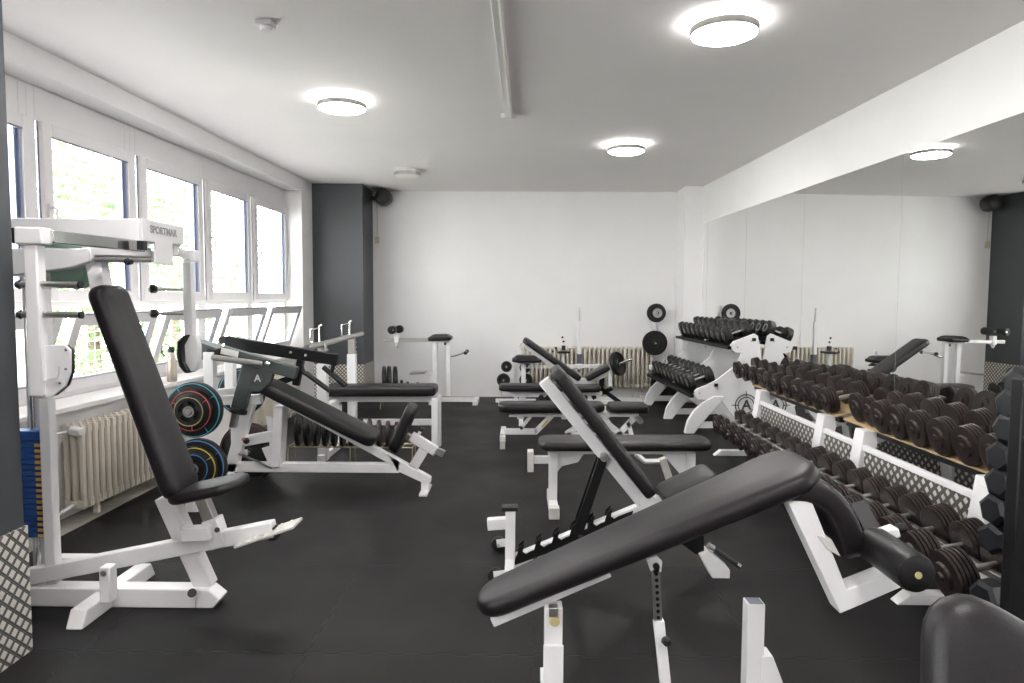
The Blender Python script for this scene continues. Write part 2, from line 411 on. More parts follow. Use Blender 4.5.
# mirror panels
ED = [9.34, 9.184, 7.815, 6.399, 4.902, 3.42, 1.95, .48]
lab = ['narrow mirror strip beside the white pilaster', 'tall mirror panel beside the narrow strip, behind the far dumbbell rack',
       'tall mirror panel behind the far end of the long dumbbell rack', 'tall mirror panel behind the middle of the long dumbbell rack',
       'tall mirror panel behind the hex dumbbell tower at the right edge', 'mirror panel of the right wall beside the camera, outside the photo', 'mirror panel of the right wall behind the camera, outside the photo']
for k in range(7):
    m = MB(); rbox(m, ED[k+1]+.0015, ED[k]-.0015, -.006, 0, .12, 2.475)
    o = m.build('wall_mirror', 'mirror', None, 0, False)
    tag(o, lab[k], 'mirror', 'mirror panels along the right wall')

# outside
struct(MB().box(-40, -3.45, -15, 30, -1.6, -1.5), 'ground', 'bounce_ground')
def tree(x, y, h, r, label, seed):
    rnd = random.Random(seed); t = thing('tree', (x, y, -1.5), label, 'tree', 'trees outside the windows')
    m = MB(); m.tube([(x, y, -1.5), (x+.1, y, -.5), (x-.05, y+.1, h*.5)], .12); m.build('trunk', 'bark', t)
    m = MB()
    cl = [(rnd.gauss(0, r*.4), rnd.gauss(0, r*.5), rnd.uniform(-1.2, h)) for _ in range(40)]
    for _ in range(6500):
        c = rnd.choice(cl); e = Vector((rnd.gauss(0, 1), rnd.gauss(0, 1), rnd.gauss(0, 1))).normalized()*rnd.uniform(.3, .7)
        p = Vector((x+c[0], y+c[1], c[2]))+e; a = Vector((rnd.gauss(0, 1), rnd.gauss(0, 1), rnd.gauss(0, 1))).normalized(); b = a.cross(e).normalized()
        q = rnd.uniform(.05, .11); m.bm.faces.new(m._v([p-a*q, p+b*q*.5, p+a*q, p-b*q*.5]))
    m.build('foliage', 'leaf', t, smooth=False)
tree(-7.2, 8.5, 3.4, 1.6, 'leafy green tree outside the first large window', 1)
tree(-8.6, 13.5, 4.0, 1.9, 'leafy green tree outside the middle windows', 2)
tree(-10.5, 20.5, 4.6, 2.2, 'leafy green tree outside the farther windows', 3)
tree(-7.6, 3.2, 3.2, 1.3, 'leafy green tree outside the window nearest the dark pillar', 4)

# ceiling fittings
def lamp(x, y, label, lit=True, r=.185):
    t = thing('ceiling_lamp', (x, y, H), label, 'ceiling lamp', 'round ceiling lamps')
    MB().lathe([(0, r*.93), (.035, r*.95), (.035, r*.9)], (x, y, H), (0, 0, -1), 40).build('base_plate', 'lampside' if lit else 'upvc', t)
    MB().lathe([(.034, r*.97), (.034, r), (.07, r), (.072, r*.96), (.06, r*.95)], (x, y, H), (0, 0, -1), 40).build('metal_rim', 'steel', t)
    MB().lathe([(.05, r*.95), (.07, r*.95), (.08, r*.85), (.09, r*.6), (.094, r*.3), (.095, 0)], (x, y, H), (0, 0, -1), 40).build('diffuser', 'lamp' if lit else 'lampoff', t)
lamp(1.12, 3.88, 'round lit ceiling lamp nearest the camera, above the mirror side')
lamp(-1.395, 5.38, 'round lit ceiling lamp nearer the windows')
lamp(1.05, 6.91, 'round lit ceiling lamp farther back on the mirror side')
lamp(-1.37, 8.3, 'round unlit ceiling lamp at the back near the dark pillar', False, .16)
lamp(-1.35, 2.2, 'unseen round ceiling lamp added for fill above the camera on the window side')  # from here on: unseen lamps added to light the foreground
lamp(1.12, .8, 'unseen round ceiling lamp added for fill above the camera on the mirror side')
lamp(-1.35, -.8, 'unseen round ceiling lamp added for fill behind the camera on the window side'); lamp(1.15, -2.0, 'unseen round ceiling lamp added for fill behind the camera on the mirror side')
t = thing('ceiling_conduit', (-.12, 4, H), 'white cable conduit running along the ceiling', 'conduit')
m = MB(); m.beam((-.17, .5, H-.016), (-.11, 5.78, H-.016), .05, .03); m.build('channel', 'upvc', t, .004)
m = MB(); m.tube([(-.145, .5, H-.038), (-.085, 5.78, H-.038)], .01); m.build('cable', 'offwhite', t)
m = MB(); m.beam((-.11, 5.77, H-.02), (-.11, 5.81, H-.02), .12, .04); m.build('end_clip', 'upvc', t, .003)
t = thing('smoke_detector', (-1.43, 3.88, H), 'small white detector on the ceiling above the windows', 'detector')
MB().box(-1.475, -1.385, 3.84, 3.93, H-.028, H).build('base', 'upvc', t, .005)
MB().lathe([(0, .034), (.022, .03), (.024, .02)], (-1.425, 3.885, H-.028), (0, 0, -1)).build('sensor_cap', 'upvc', t)
t = thing('wall_speaker', (-1.92, 9.75, 2.86), 'round black speaker under the ceiling beside the dark pillar', 'speaker')
MB().lathe([(0, .10), (.03, .115), (.17, .115), (.2, .105)], (-1.94, 9.62, 2.858), (0, 1, 0), 28).build('housing', 'plastic', t)
MB().lathe([(0, .0), (.004, .06), (.02, .1)], (-1.94, 9.603, 2.858), (0, 1, 0), 28).build('grille', 'rubber', t)
MB().beam((-1.96, 9.8, 2.858), (-2.14, 9.8, 2.858), .05, .05).build('bracket', 'plastic', t)
t = thing('junction_box', (-2.07, 9.93, 2.24), 'small beige box on the wall beside the dark pillar', 'junction box')
p = P(377, 240, 9.92); MB().box(p.x-.03, p.x+.03, 9.915, 9.95, p.z-.05, p.z+.05).build('box', 'beige', t, .004); MB().box(p.x-.006, p.x+.006, 9.935, 9.95, p.z+.05, H).build('cable', 'offwhite', t)

# radiators
def radiator(a, b, z0, z1, nrm, n, label, valve=True):
    a, b = Vector(a), Vector(b); t = thing('radiator', (a+b)/2, label, 'radiator', 'cream column radiators'); nrm = Vector(nrm).normalized()
    m = MB()
    for i in range(n):
        p = a.lerp(b, (i+.5)/n)
        for k in (-1, 0, 1):
            q = p+nrm*k*.05
            m.lathe([(0, .006), (.02, .019), (z1-z0-.02, .019), (z1-z0, .006)], (q.x, q.y, z0), ZN, 8)
        for zz in (z0+.035, z1-.035): m.beam(Vector((p.x, p.y, zz))-nrm*.065, Vector((p.x, p.y, zz))+nrm*.065, .036, .05)
    for zz in (z0+.035, z1-.035): m.cyl((a.x, a.y, zz), (b.x, b.y, zz), .02, 10)
    m.build('columns', 'rad', t)
    if valve:
        d = (a-b).normalized(); p = a
        MB().lathe([(0, .014), (.02, .03), (.09, .03), (.11, .02)], Vector((p.x, p.y, z1-.035))+d*.0, nrm+d*.4, 12).build('valve', 'upvc', t)
        m = MB(); m.tube([Vector((p.x, p.y, z1-.035)), Vector((p.x, p.y, z1-.035))+d*.2-nrm*.02, Vector((p.x, p.y, z1-.035))+d*.5-nrm*.05], .009); m.build('pipe', 'upvc', t); m = MB()
        m.tube([Vector((p.x, p.y, z0+.035)), Vector((p.x, p.y, z0+.03))+d*.25+nrm*.0-ZN*.03, Vector((p.x, p.y, z0+.01))+d*.5-nrm*.03], .011); m.build('pipe', 'upvc', t)
    for f in (.15, .85): p = a.lerp(b, f); MB().beam((p.x, p.y, z0+.03), (p.x, p.y, -.012), .03).build('foot', 'rad', t)
    return t
radiator((-2.86, 4.25, 0), (-2.80, 5.75, 0), .07, .625, (1, -.03, 0), 24, 'cream column radiator under the window behind the upright black backrest')
radiator((-2.80, 6.7, 0), (-2.76, 8.3, 0), .07, .625, (1, -.03, 0), 24, 'cream column radiator under the window behind the plate-loaded bench', False)
radiator((.02, 9.85, 0), (1.93, 9.85, 0), .15, .745, (0, -1, 0), 30, 'cream column radiator on the back wall behind the benches', False)
#--EQUIPMENT
def Q(y): return lambda u, v: P(u, v, y)
def bar(m, a, b, w, h=None): return m.beam(a, b, w, h)
def bolt(m, p, d, r=.009, l=.012): return m.lathe([(0, r), (l*.7, r), (l, r*.6)], p, d, 8)

# ======== butterfly (chest fly) machine with upright backrest, left foreground
t = thing('chest_fly_machine', (-2.1, 3.15, 0), 'white chest fly machine with tall black backrest and blue weight stack under the windows', 'gym machine')
q = Q(3.08)
m = MB(); m.beam((-2.33, 3.10, .045), (-1.50, 3.10, .045), .09, .09)
m.prism([(-1.50, 3.055, 0), (-1.50, 3.055, .09), (-1.44, 3.055, .09), (-1.385, 3.055, .045), (-1.44, 3.055, 0)], .0001, YN) if False else None
m.prism([(-1.50, 3.10, 0), (-1.50, 3.10, .09), (-1.44, 3.10, .09), (-1.385, 3.10, .045), (-1.42, 3.10, 0)], .09, YN)
m.build('base_rail', 'white', t, .006)
m = MB(); m.prism([(-1.93, 2.84, 0), (-1.93, 2.88, .075), (-1.93, 3.40, .075), (-1.93, 3.44, 0)], .075, XN); m.build('cross_foot', 'white', t, .006)
m = MB(); m.beam((-1.87, 3.0, .06), (-1.87, 3.0, .225), .05, .06)
m.build('pivot_bracket', 'white', t, .006)
m = MB(); m.cyl((-1.87, 2.965, .20), (-1.87, 3.04, .20), .014); m.build('pivot_bolt', 'steel', t)
m = MB(); m.beam((-2.32, 3.10, .125), (-1.14, 3.10, .37), .06, .075); m.build('lever_rail', 'white', t, .006)
m = MB(); m.beam((-1.165, 3.10, .345), (-1.13, 3.10, .352), .055, .06); m.build('end_cap', 'plastic', t)
m = MB(); a, b = P(240, 545, 3.08), P(298, 526, 3.08); m.beam(a+ZN*.012, b+ZN*.015, .14, .012)
for k in range(5):
    c = a.lerp(b, .15+k*.17); m.beam(c+ZN*.022+YN*-.06, c+ZN*.022+YN*.06, .012, .006)
m.build('foot_plate', 'offwhite', t, .004)
m = MB(); m.beam(P(166, 495, 3.12), (-1.475, 3.12, .08), .07, .085); m.build('seat_post', 'white', t, .006)
m = MB(); m.beam(P(183, 534, 3.06), P(212, 532, 3.06), .06, .065); m.beam(P(212, 518, 3.1), P(221, 546, 3.1), .075, .075)
m.build('seat_bracket', 'white', t, .006)
m = MB(); m.beam(P(200, 492, 3.10), P(217, 535, 3.10), .05, .055); m.build('seat_tube', 'steel', t, .004)
m = MB(); m.cyl(P(217, 530, 3.04), P(217, 530, 3.0), .012); m.cyl(P(192, 593, 3.03), P(192, 593, 3.0), .02); m.build('adjuster_knob', 'plastic', t)
# backrest and seat cushions
A, B = Vector((-1.572, 3.10, .525)), Vector((-1.905, 3.10, 1.49)); nb = Vector((.94, 0, .335))
MB().pad(A-nb*.03, B-nb*.03, YN, .25, .075, w1=.235, rc=.06, re=.028, nrm=nb).build('backrest', 'vinyl', t)
MB().pad(P(176, 501, 3.10), P(246, 486, 3.10), YN, .26, .05, rc=.09, re=.023, nrm=Vector((-.22, 0, 1))).build('seat', 'vinyl', t)
m = MB(); m.beam((-1.60, 3.1, .62), (-1.90, 3.1, 1.42), .05, .03); m.build('backrest_frame', 'white', t, .004)
m = MB(); m.beam(P(108, 318, 3.12), P(93, 245, 3.12), .07, .07); m.build('neck_tube', 'white', t, .006)
# weight column and stack
m = MB()
m.beam((-2.19, 3.10, .10), (-2.19, 3.10, 1.66), .05, .05); m.build('column', 'white', t, .005)
MB().beam((-2.37, 3.30, .05), (-2.37, 3.30, 1.72), .075, .075).build('column', 'white', t, .006)
m = MB(); m.beam((-2.36, 3.30, .12), (-2.10, 3.30, .12), .07, .06); m.build('stack_base', 'white', t, .006); m = MB()
m = MB()
for x in (-2.40, -2.30): MB().cyl((x, 3.155, .12), (x, 3.155, 1.62), .011).build('guide_rod', 'chrome', t)
for k in range(17):
    z = .305+k*.027
    w = MB().box(-2.47, -2.235, 3.12, 3.19, z, z+.0245).build('weight_plate', 'blue', t, .003)
    MB().box(-2.268, -2.240, 3.114, 3.12, z+.005, z+.019).build('number_tag', 'yellow', w)
MB().box(-2.47, -2.235, 3.12, 3.19, .768, .814).build('top_plate', 'blue', t, .004)
# hood
m = MB(); m.prism([(-2.42, 3.28, 1.70), (-2.42, 3.28, 1.80), (-1.73, 3.28, 1.80), (-1.73, 3.28, 1.695)], .38, YN)
m.build('hood', 'white', t, .008)
m = MB(); m.prism([(-1.722, 3.09, 1.70), (-1.722, 3.09, 1.80), (-1.722, 3.47, 1.80), (-1.722, 3.47, 1.71), (-1.722, 3.36, 1.705), (-1.722, 3.36, 1.60), (-1.722, 3.20, 1.60), (-1.722, 3.20, 1.70)], .012, XN)
pl = m.build('end_panel', 'white', t, .003)
text_mesh('SPORTMAR', .048, (-1.7145, 3.275, 1.757), YN, ZN, 'greylogo', 'lettering', pl, .001, .0012)
m = MB(); m.prism([P(14, 249, 3.1), P(96, 249, 3.1), P(96, 262, 3.1), P(78, 268, 3.1), P(14, 277, 3.1)], .09, YN); m.build('pivot_housing', 'white', t, .006)
m = MB(); m.lathe([(0, .13), (.02, .16), (.06, .16), (.07, .14)], P(118, 247, 3.22), (0, 0, -1), 24); m.build('bearing_cover', 'white', t)
m = MB(); m.cyl(P(95, 256, 3.02), P(152, 257, 3.02), .006); m.cyl(P(95, 261, 3.04), P(152, 261, 3.04), .006); m.build('linkage_rod', 'steel', t)
MB().lathe([(0, .012), (.03, .016), (.04, .01)], P(131, 262, 3.0), (0, -1, 0)).build('linkage_knob', 'plastic', t)
m = MB(); m.beam(P(142, 241, 3.03), P(142, 250, 3.03), .03, .03); m.build('bump_stop', 'plastic', t)
for (u, v, r, y) in ((58, 262, .12, 3.12), (74, 264, .12, 3.19)):
    m = MB(); m.lathe([(0, r-.01), (.006, r), (.012, r-.01), (.018, r), (.024, r-.01)], P(u, v, y), YN, 32); m.build('cable_cam', 'window_reflection_green', t)
# two swinging arms
def fly_arm(near):
    y, X = (2.60, -1.862) if near else (3.86, -1.885)
    nm = t
    s = 1 if near else -1
    m = MB(); m.beam((X, y, 1.64), (X, y, 1.06), .052, .052); a = m.build('arm_post', 'white', nm, .006)
    m = MB()
    if near: m.beam((X-.055, y, 1.675), (X+.05, y, 1.675), .065, .065)
    else: m.beam((X-.02, y, 1.675), (X+.05, y, 1.675), .065, .065)
    m.build('arm_head', 'white', a, .006)
    if near: MB().box(X-.066, X-.053, y-.028, y+.028, 1.645, 1.705).build('end_cap', 'plastic', a, .003)
    m = MB(); m.beam((X+.045 if near else X+.0, y+.02*s, 1.675), (-1.735, 3.12 if near else 3.42, 1.675), .035, .05); m.build('chrome_arm', 'chrome', a, .004)
    for z in (1.49, 1.375) if near else (1.488, 1.35):
        if near:
            m = MB(); m.cyl((X-.055, y-.0, z), (X+.17, y, z), .013); g = m.build('grip', 'steel', a)
            MB().lathe([(0, .01), (.012, .018), (.024, .012)], (X-.052, y, z), (-1, 0, 0)).build('grip_knob', 'plastic', g)
            MB().cyl((X+.168, y, z), (X+.176, y, z), .0145).build('grip_cap', 'plastic', g)
        else:
            m = MB(); m.cyl((X, y, z), (X-.17, y-.06, z), .010); g = m.build('grip', 'steel', a)
            MB().lathe([(0, .014), (.01, .024), (.035, .024), (.045, .014)], (X-.15, y-.055, z), (-1, -.3, 0)).build('grip_knob', 'plastic', g)
    if near:
        c = [P(38, 345, y), P(66, 345, y), P(71, 350, y), P(71, 372, y), P(66, 386, y), P(54, 396, y), P(38, 399, y)]
        pl = MB().prism(c, .012, YN).build('guard_plate', 'white', a, .002)
        m = MB(); m.prism([p+YN*.018 for p in c], .024, YN); m.build('arm_pad', 'vinyl', a, .008)
        m = MB()
        for u, v in ((42, 352), (66, 350), (66, 369), (60, 383), (42, 391)): bolt(m, P(u, v, y-.006), (0, -1, 0), .005, .004)
        m.build('screw', 'seal', pl)
        m = MB(); m.tube([P(40, 381, y-.012), P(57, 378, y-.012), P(59, 374, y-.012), P(59, 366, y-.012)], .003); m.build('pressed_edge', 'offwhite', pl)
    else:
        c = [P(187, 337, y), P(197, 335, y), P(200, 345, y), P(200, 362, y), P(196, 371, y), P(190, 371, y), P(187, 362, y)]
        pl = MB().prism(c, .05, YN).build('guard_plate', 'white', a, .004)
        o = [P(193, 334, y), P(186, 335, y), P(180, 341, y), P(179, 354, y), P(182, 366, y), P(188, 373, y), P(194, 372, y), P(188, 362, y), P(187, 345, y)]
        MB().prism(o, .09, YN).build('arm_pad', 'vinyl', a, .012)
fly_arm(True); fly_arm(False)

# ======== steel bottle on the sill
def bottle():
    p = Vector((LX(5.62, -.04), 5.62, .735)); t = thing('water_bottle', p, 'metal water bottle with black cap on the window sill', 'bottle')
    MB().lathe([(0, .035), (.005, .04), (.17, .037), (.22, .026), (.235, .022), (.25, .022)], p, ZN, 20).build('body', 'bottle', t)
    MB().lathe([(.245, .025), (.28, .025), (.29, .018)], p, ZN, 16).build('cap', 'plastic', t)
    MB().tube([p+Vector((0, 0, .28)), p+Vector((-.03, -.02, .31)), p+Vector((-.06, -.03, .29)), p+Vector((-.065, -.03, .24)), p+Vector((-.045, -.02, .215))], .006).build('carry_loop', 'plastic', t)
bottle()

# ======== bumper plates with coloured rings
def bumper(o, d, r, th, label, rings, group='weight plates on the incline bench pegs', spokes=0):
    o = Vector(o); d = Vector(d).normalized(); t = thing('weight_plate', o, label, 'weight plate', group)
    prof = [(0, .028), (0, r*.55), (-.004, r*.58), (-.004, r*.62), (0, r*.66), (0, r*.93), (th*.2, r), (th*.8, r), (th, r*.95), (th, .028)]
    prof = [(x+.004, y) for x, y in prof]
    m = MB(); rg = prof+[prof[0]]; m.lathe(rg, o-d*th, d*-1 if False else d, 40); m.build('disc', 'rubber', t)
    f = o-d*th  # visible face at the d<0 side
    for rr, w, mat in rings: MB().ring(f+d*.002, -d, r*rr, w, .0045, 40).build('colour_ring', mat, t)
    for k in range(spokes):
        a = 2*PI*k/spokes+.6; dd, sd, u = basis(d); e = sd*math.cos(a)+u*math.sin(a)
        MB().beam(f-d*.0015+e*r*.62, f-d*.0015+e*r*.94, .004, .006, up=d).build('spoke_mark', rings[0][2], t)
    MB().ring(f+d*.001, -d, .034, .014, .006, 20).build('hub', 'steel' if o.y < 5 else 'rubber', t)
    return t
def spokeplate(o, d, r, th, label, mat):
    # small plate with four cut-outs
    o = Vector(o); d = Vector(d).normalized(); t = thing('weight_plate', o, label, 'weight plate', 'weight plates on the incline bench pegs')
    f = o-d*th; dd, sd, u = basis(d); m = MB()
    m.ring(f, d, r*.86, r*.28, th, 36); m.ring(f, d, r*.30, r*.22, th, 24)
    m.build('disc', 'rubber', t)
    for k in range(4):
        a = PI/2*k+.35; e = sd*math.cos(a)+u*math.sin(a); MB().beam(f+d*th/2+e*r*.36, f+d*th/2+e*r*.76, r*.30, th*.8, up=d).build('spoke', 'rubber', t)
    MB().ring(f-d*.003, d, r*.97, .005, .006, 36).build('colour_ring', mat, t); MB().ring(f-d*.004, d, .032, .012, .008, 20).build('hub', 'steel', t)
    return t
py = 4.62
c1, c2 = P(196.5, 409, py), P(201, 465, py)
bumper(c1+YN*.0, (0, 1, 0), .192, .055, 'largest black plate with turquoise ring on the upper near peg of the incline bench', [(.95, .005, 'cyan')], spokes=4)
bumper(c1-YN*.058, (0, 1, 0), .142, .03, 'black plate with red ring between two others on the upper near peg', [(.95, .005, 'red')], spokes=3)
spokeplate(c1-YN*.092, (0, 1, 0), .10, .022, 'small black plate with gold rim and four openings on the upper near peg', 'gold')
bumper(c2, (0, 1, 0), .192, .055, 'largest black plate with blue ring on the lower near peg of the incline bench', [(.94, .006, 'blu2')], spokes=4)
bumper(c2-YN*.058, (0, 1, 0), .150, .03, 'black plate with yellow ring on the lower near peg behind the black seat', [(.92, .006, 'yel2')], spokes=3)
spokeplate(c2-YN*.092, (0, 1, 0), .10, .022, 'small black plate with blue rim on the lower near peg', 'blu2')
c3, c4 = P(243, 391, 5.42), P(250, 451, 5.42)
bumper(c3, (0, 1, 0), .190, .05, 'black plate with turquoise ring on the far upper peg behind the grey-green arm post', [(.90, .005, 'cyan')], spokes=4)
bumper(c4, (0, 1, 0), .235, .05, 'large black plate with dark red ring on the far lower peg near the floor', [(.93, .006, 'dkred')])

# ======== plate-loaded incline chest press with grey-green arms
t = thing('incline_press_machine', (-1.6, 5.0, 0), 'white incline bench press machine with grey-green lever arms and black sloping pad', 'gym machine')
q = Q(5.0)
m = MB(); m.beam(q(228, 466.5), q(400, 467.5), .07, .068); m.build('base_rail', 'white', t, .005)
m = MB(); m.beam(q(231, 471), q(250, 402), .07, .085); m.build('rear_post', 'white', t, .005)
m = MB(); m.beam(q(278, 465), q(281, 405), .07, .13, w2=.07, h2=.13); m.build('front_post', 'white', t, .005)
m = MB(); m.prism([q(266, 415), q(274, 418), q(279, 462), q(268, 462), q(262, 448), q(270, 446)], .02, YN); m.build('gusset', 'white', t, .003)
m = MB(); m.beam(q(244, 441), q(276, 435), .07, .075); m.build('mid_rail', 'white', t, .005)
m = MB(); bolt(m, q(246, 438)-YN*.035, (0, -1, 0), .014, .02); m.build('rust_bolt', 'red', t)
m = MB(); m.lathe([(0, .012), (.03, .022), (.04, .024), (.055, .015)], q(249, 439)-YN*.03, (0.2, -1, 0)); m.build('knob', 'plastic', t)
m = MB(); m.beam(q(241, 452)-YN*.05, q(274, 466)-YN*.04, .03, .008); m.build('angle_strip', 'steel', t)
m = MB(); m.beam(q(262, 388), q(400, 464), .07, .055); m.prism([q(388, 453), q(396, 457), q(431, 477), q(431, 482), q(424, 482), q(398, 470)], .07, YN); m.build('incline_rail', 'white', t, .004)
m = MB(); m.beam(q(425.5, 477), q(425.5, 491), .06, .055); m.beam((q(425.5, 490).x, 4.86, q(425.5, 491).z), (q(425.5, 490).x, 5.14, q(425.5, 491).z), .06, .035); m.build('front_foot', 'white', t, .004)
x = q(425.5, 490).x; z = q(425.5, 491).z
m = MB(); m.beam((x, 4.85, z-.03), (x, 5.15, z-.03), .085, .03); m.build('foot_pad', 'plastic', t, .003)
# seat support
m = MB(); m.beam(q(414, 466), q(426, 446), .05, .075); m.build('seat_post', 'white', t, .004)
m = MB(); m.beam(q(411, 436), q(436, 451), .06, .07); m.build('seat_sleeve', 'white', t, .004)
m = MB(); m.beam(q(398, 432), q(444, 454), .045, .05); m.build('seat_slide', 'steel', t, .003)
m = MB(); m.cyl(q(417, 438), q(421, 430), .012); m.build('pin_shaft', 'white', t)
MB().lathe([(0, .015), (.01, .022), (.03, .02)], q(420, 431), q(424, 424)-q(420, 431)).build('pin_knob', 'plastic', t)
a, b = q(390, 447), q(409, 402); MB().pad(a, b, YN, .28, .075, w1=.26, rc=.06, re=.02, nrm=Vector((.83, 0, -.56))*1).build('seat', 'vinyl2', t)
a, b = q(262, 389), q(374, 446); nb = Vector((.45, 0, .89)); MB().pad(a+nb*.0, b+nb*.01, YN, .30, .085, rc=.07, re=.025, nrm=nb).build('backrest', 'vinyl2', t)
# rear plate pegs frame, across the depth
X0 = q(212, 400).x
m = MB(); m.beam((X0+.04, 4.66, .045), (X0+.04, 5.55, .045), .07, .07); m.build('rear_foot', 'white', t, .005)
m = MB(); m.beam(P(186, 513, 4.5)+ZN*.02, P(200, 511, 4.5)+ZN*.02, .08, .05); m.beam((P(193, 512, 4.5).x, 4.45, .05), (X0+.04, 4.75, .05), .06, .06); m.build('foot_end', 'white', t, .005)
for (yy, u, nm) in ((4.78, 210, 'upright'), (5.30, 230, 'upright')):
    pt = P(u, 352, yy); m = MB(); m.beam((pt.x, yy, P(u, 396, yy).z), pt, .07, .07); m.build(nm, 'white', t, .005)
m = MB(); m.beam(P(220, 400, 4.95), P(262, 399, 4.95), .06, .07); m.build('cross_rail', 'white', t, .005); MB().beam((P(212, 392, 4.78).x, 4.7, P(212, 393, 4.78).z), (P(232, 392, 5.3).x, 5.36, P(232, 392, 5.3).z), .06, .06).build('depth_rail', 'white', t, .004); MB().beam(P(234, 395, 5.1), (P(234, 395, 5.1).x, 5.1, .05), .045, .045).build('peg_post', 'white', t, .004)
for c, yy, e in ((c1, 4.78, -.26), (c2, 4.78, -.26), (c3, 5.36, .2), (c4, 5.36, .2)):
    m = MB(); y1 = c.y-.12 if e < 0 else c.y+.03; m.cyl((c.x, yy, c.z), (c.x, y1, c.z), .025, 16, ch=.004); m.build('plate_peg', 'chrome', t)
    MB().beam((c.x, yy, c.z), (P(210, 400, 4.78).x if e < 0 else P(230, 400, 5.3).x, yy, c.z), .05, .05).build('peg_bracket', 'white', t, .003)
# near lever arm
n = Q(4.86)
m = MB(); m.beam(n(233, 427), n(239, 398), .045, .045); m.build('lift_tube', 'steel', t, .003)
m = MB(); m.beam(n(239, 408), n(250, 366), .06, .10); m.build('arm_column', 'greenp', t, .006)
m = MB(); m.lathe([(-.014, .05), (-.010, .064), (.010, .064), (.014, .05)], n(238, 411), n(250, 366)-n(238, 411), 20); m.build('collar', 'plastic', t)
ap = MB().beam(n(222, 352), n(297, 373), .07, .095, w2=.07, h2=.085).build('lever_arm', 'greenp', t, .006)
m = MB(); m.prism([n(200, 340), n(222, 348), n(218, 360), n(207, 359), n(199, 350)], .16, YN); m.build('arm_head', 'greenp', ap, .006)
m = MB(); m.beam(n(212, 352)-YN*.084, n(220, 354)-YN*.084, .01, .07); m.build('head_opening', 'plastic', ap)
m = MB(); m.beam(n(224, 350)-YN*.05, n(241, 354)-YN*.05, .01, .045); m.build('sticker', 'offwhite', ap)
m = MB(); m.cyl(n(218, 356)-YN*.10, n(268, 363)-YN*.10, .022, 16, ch=.006); g = m.build('grip', 'steel', ap)
m = MB(); m.cyl(n(266, 361)-YN*.10, n(267, 361)+YN*.02, .02); m.build('grip_mount', 'plastic', ap); MB().cyl(n(219, 355)-YN*.10, n(220, 354)+YN*.02, .02).build('grip_mount', 'plastic', ap)
m = MB(); m.cyl(n(270, 362)-YN*.085, n(274, 364)-YN*.085, .016); m.build('grip_end', 'chrome', ap)
m = MB(); m.prism([n(250, 364), n(275, 371), n(272, 381), n(262, 391), n(252, 391), n(247, 386)], .05, YN); gp = m.build('gusset_plate', 'greenp', ap, .004)
c = n(259, 378)-YN*.027; MB().ring(c, (0, -1, 0), .046, .006, .003, 28).build('ring_mark', 'logo', gp)
text_mesh('A', .07, c-YN*.002, XN, ZN, 'offwhite', 'letter_mark', gp, .001, .001)
# far lever arm, black, with fork handles
fq = Q(5.2)
fa = MB().beam(fq(226, 342), fq(338, 360), .06, .10, h2=.085).build('far_lever_arm', 'black', t, .005)
m = MB(); m.lathe([(-.03, .03), (.03, .03)], fq(224, 340), YN, 16); m.build('pivot_hub', 'plastic', fa)
m = MB()
for u, v in ((292, 352), (307, 355)): bolt(m, fq(u, v)-YN*.03, (0, -1, 0), .010, .01)
m.build('bolt', 'steel', fa)
m = MB(); m.tube([fq(334, 360), fq(332, 372), fq(323, 368)+YN*.02], .018); m.build('handle_neck', 'black', fa)
m = MB(); m.cyl(fq(323, 367), fq(346, 386), .02, 12, ch=.004); m.build('foam_grip', 'plastic', fa)
m = MB(); m.tube([fq(300, 362), fq(303, 372), fq(307, 374), fq(330, 391)], .02); m.build('foam_grip', 'plastic', fa)
m = MB(); m.beam(fq(301, 360), fq(296, 385), .05, .05); m.build('linkage', 'black', fa)
m = MB(); m.beam(fq(232, 399), fq(300, 375), .05, .05); m.build('far_arm_column', 'black', fa, .004)

# ======== flat bench with bar uprights behind the incline press
t = thing('bench_press_bench', (-1.3, 6.5, 0), 'white flat bench with black pad and bar uprights beside the dark pillar', 'bench')
q = Q(6.45)
MB().pad(q(324, 395), q(437, 394.5), YN, .30, .095, rc=.05, re=.03, nrm=ZN).build('bench_pad', 'vinyl', t)
m = MB(); m.beam(q(330, 397.5), q(440, 397.5), .07, .075); m.build('seat_rail', 'white', t, .004)
for s in (-.11, .11):
    m = MB(); x = q(436.5, 400).x; m.beam((x, 6.45+s, 0), (x, 6.45+s, q(436, 396).z), .06, .075); m.build('leg', 'white', t, .004)
m = MB(); m.beam(q(345, 422), q(434, 422), .06, .055); m.build('lower_rail', 'white', t, .004)
for yy, u in ((5.95, 322), (7.0, 352)):
    p = P(u, 341, yy); x = -1.74
    m = MB(); m.beam((x, yy, 0), (x, yy, .86), .085, .085); up = m.build('upright', 'white', t, .005)
    m = MB(); m.beam((x, yy, .84), (x, yy, 1.03), .065, .065); m.build('upright_tube', 'steel', up, .003)
    m = MB(); m.tube([(x-.02, yy, 1.02), (x-.02, yy, 1.19), (x+.0, yy, 1.2)], .011); m.tube([(x-.03, yy-.01, 1.04), (x-.10, yy-.01, 1.05), (x-.10, yy-.01, 1.16), (x-.03, yy-.01, 1.17)], .009)
    m.build('bar_hook', 'chrome', up)
    m = MB()
    for z in (.88, .93, .98): m.cyl((x+.035, yy, z), (x+.05, yy, z), .008)
    m.build('pin_stud', 'steel', up)
MB().cyl((-1.74, 5.5, 1.03), (-1.74, 7.45, 1.045), .026, 14).build('cross_bar', 'steel', t)
MB().beam((-1.74, 5.85, .03), (-1.74, 7.1, .03), .06, .06).build('base_cross', 'white', t, .004)
MB().beam((-1.74, 6.45, .42), (-1.74, 6.45, .05), .06, .06).build('rear_leg', 'white', t, .004)
MB().beam((-1.74, 6.0, .46), (-1.74, 6.95, .46), .05, .05).build('upright_brace', 'white', t, .004)

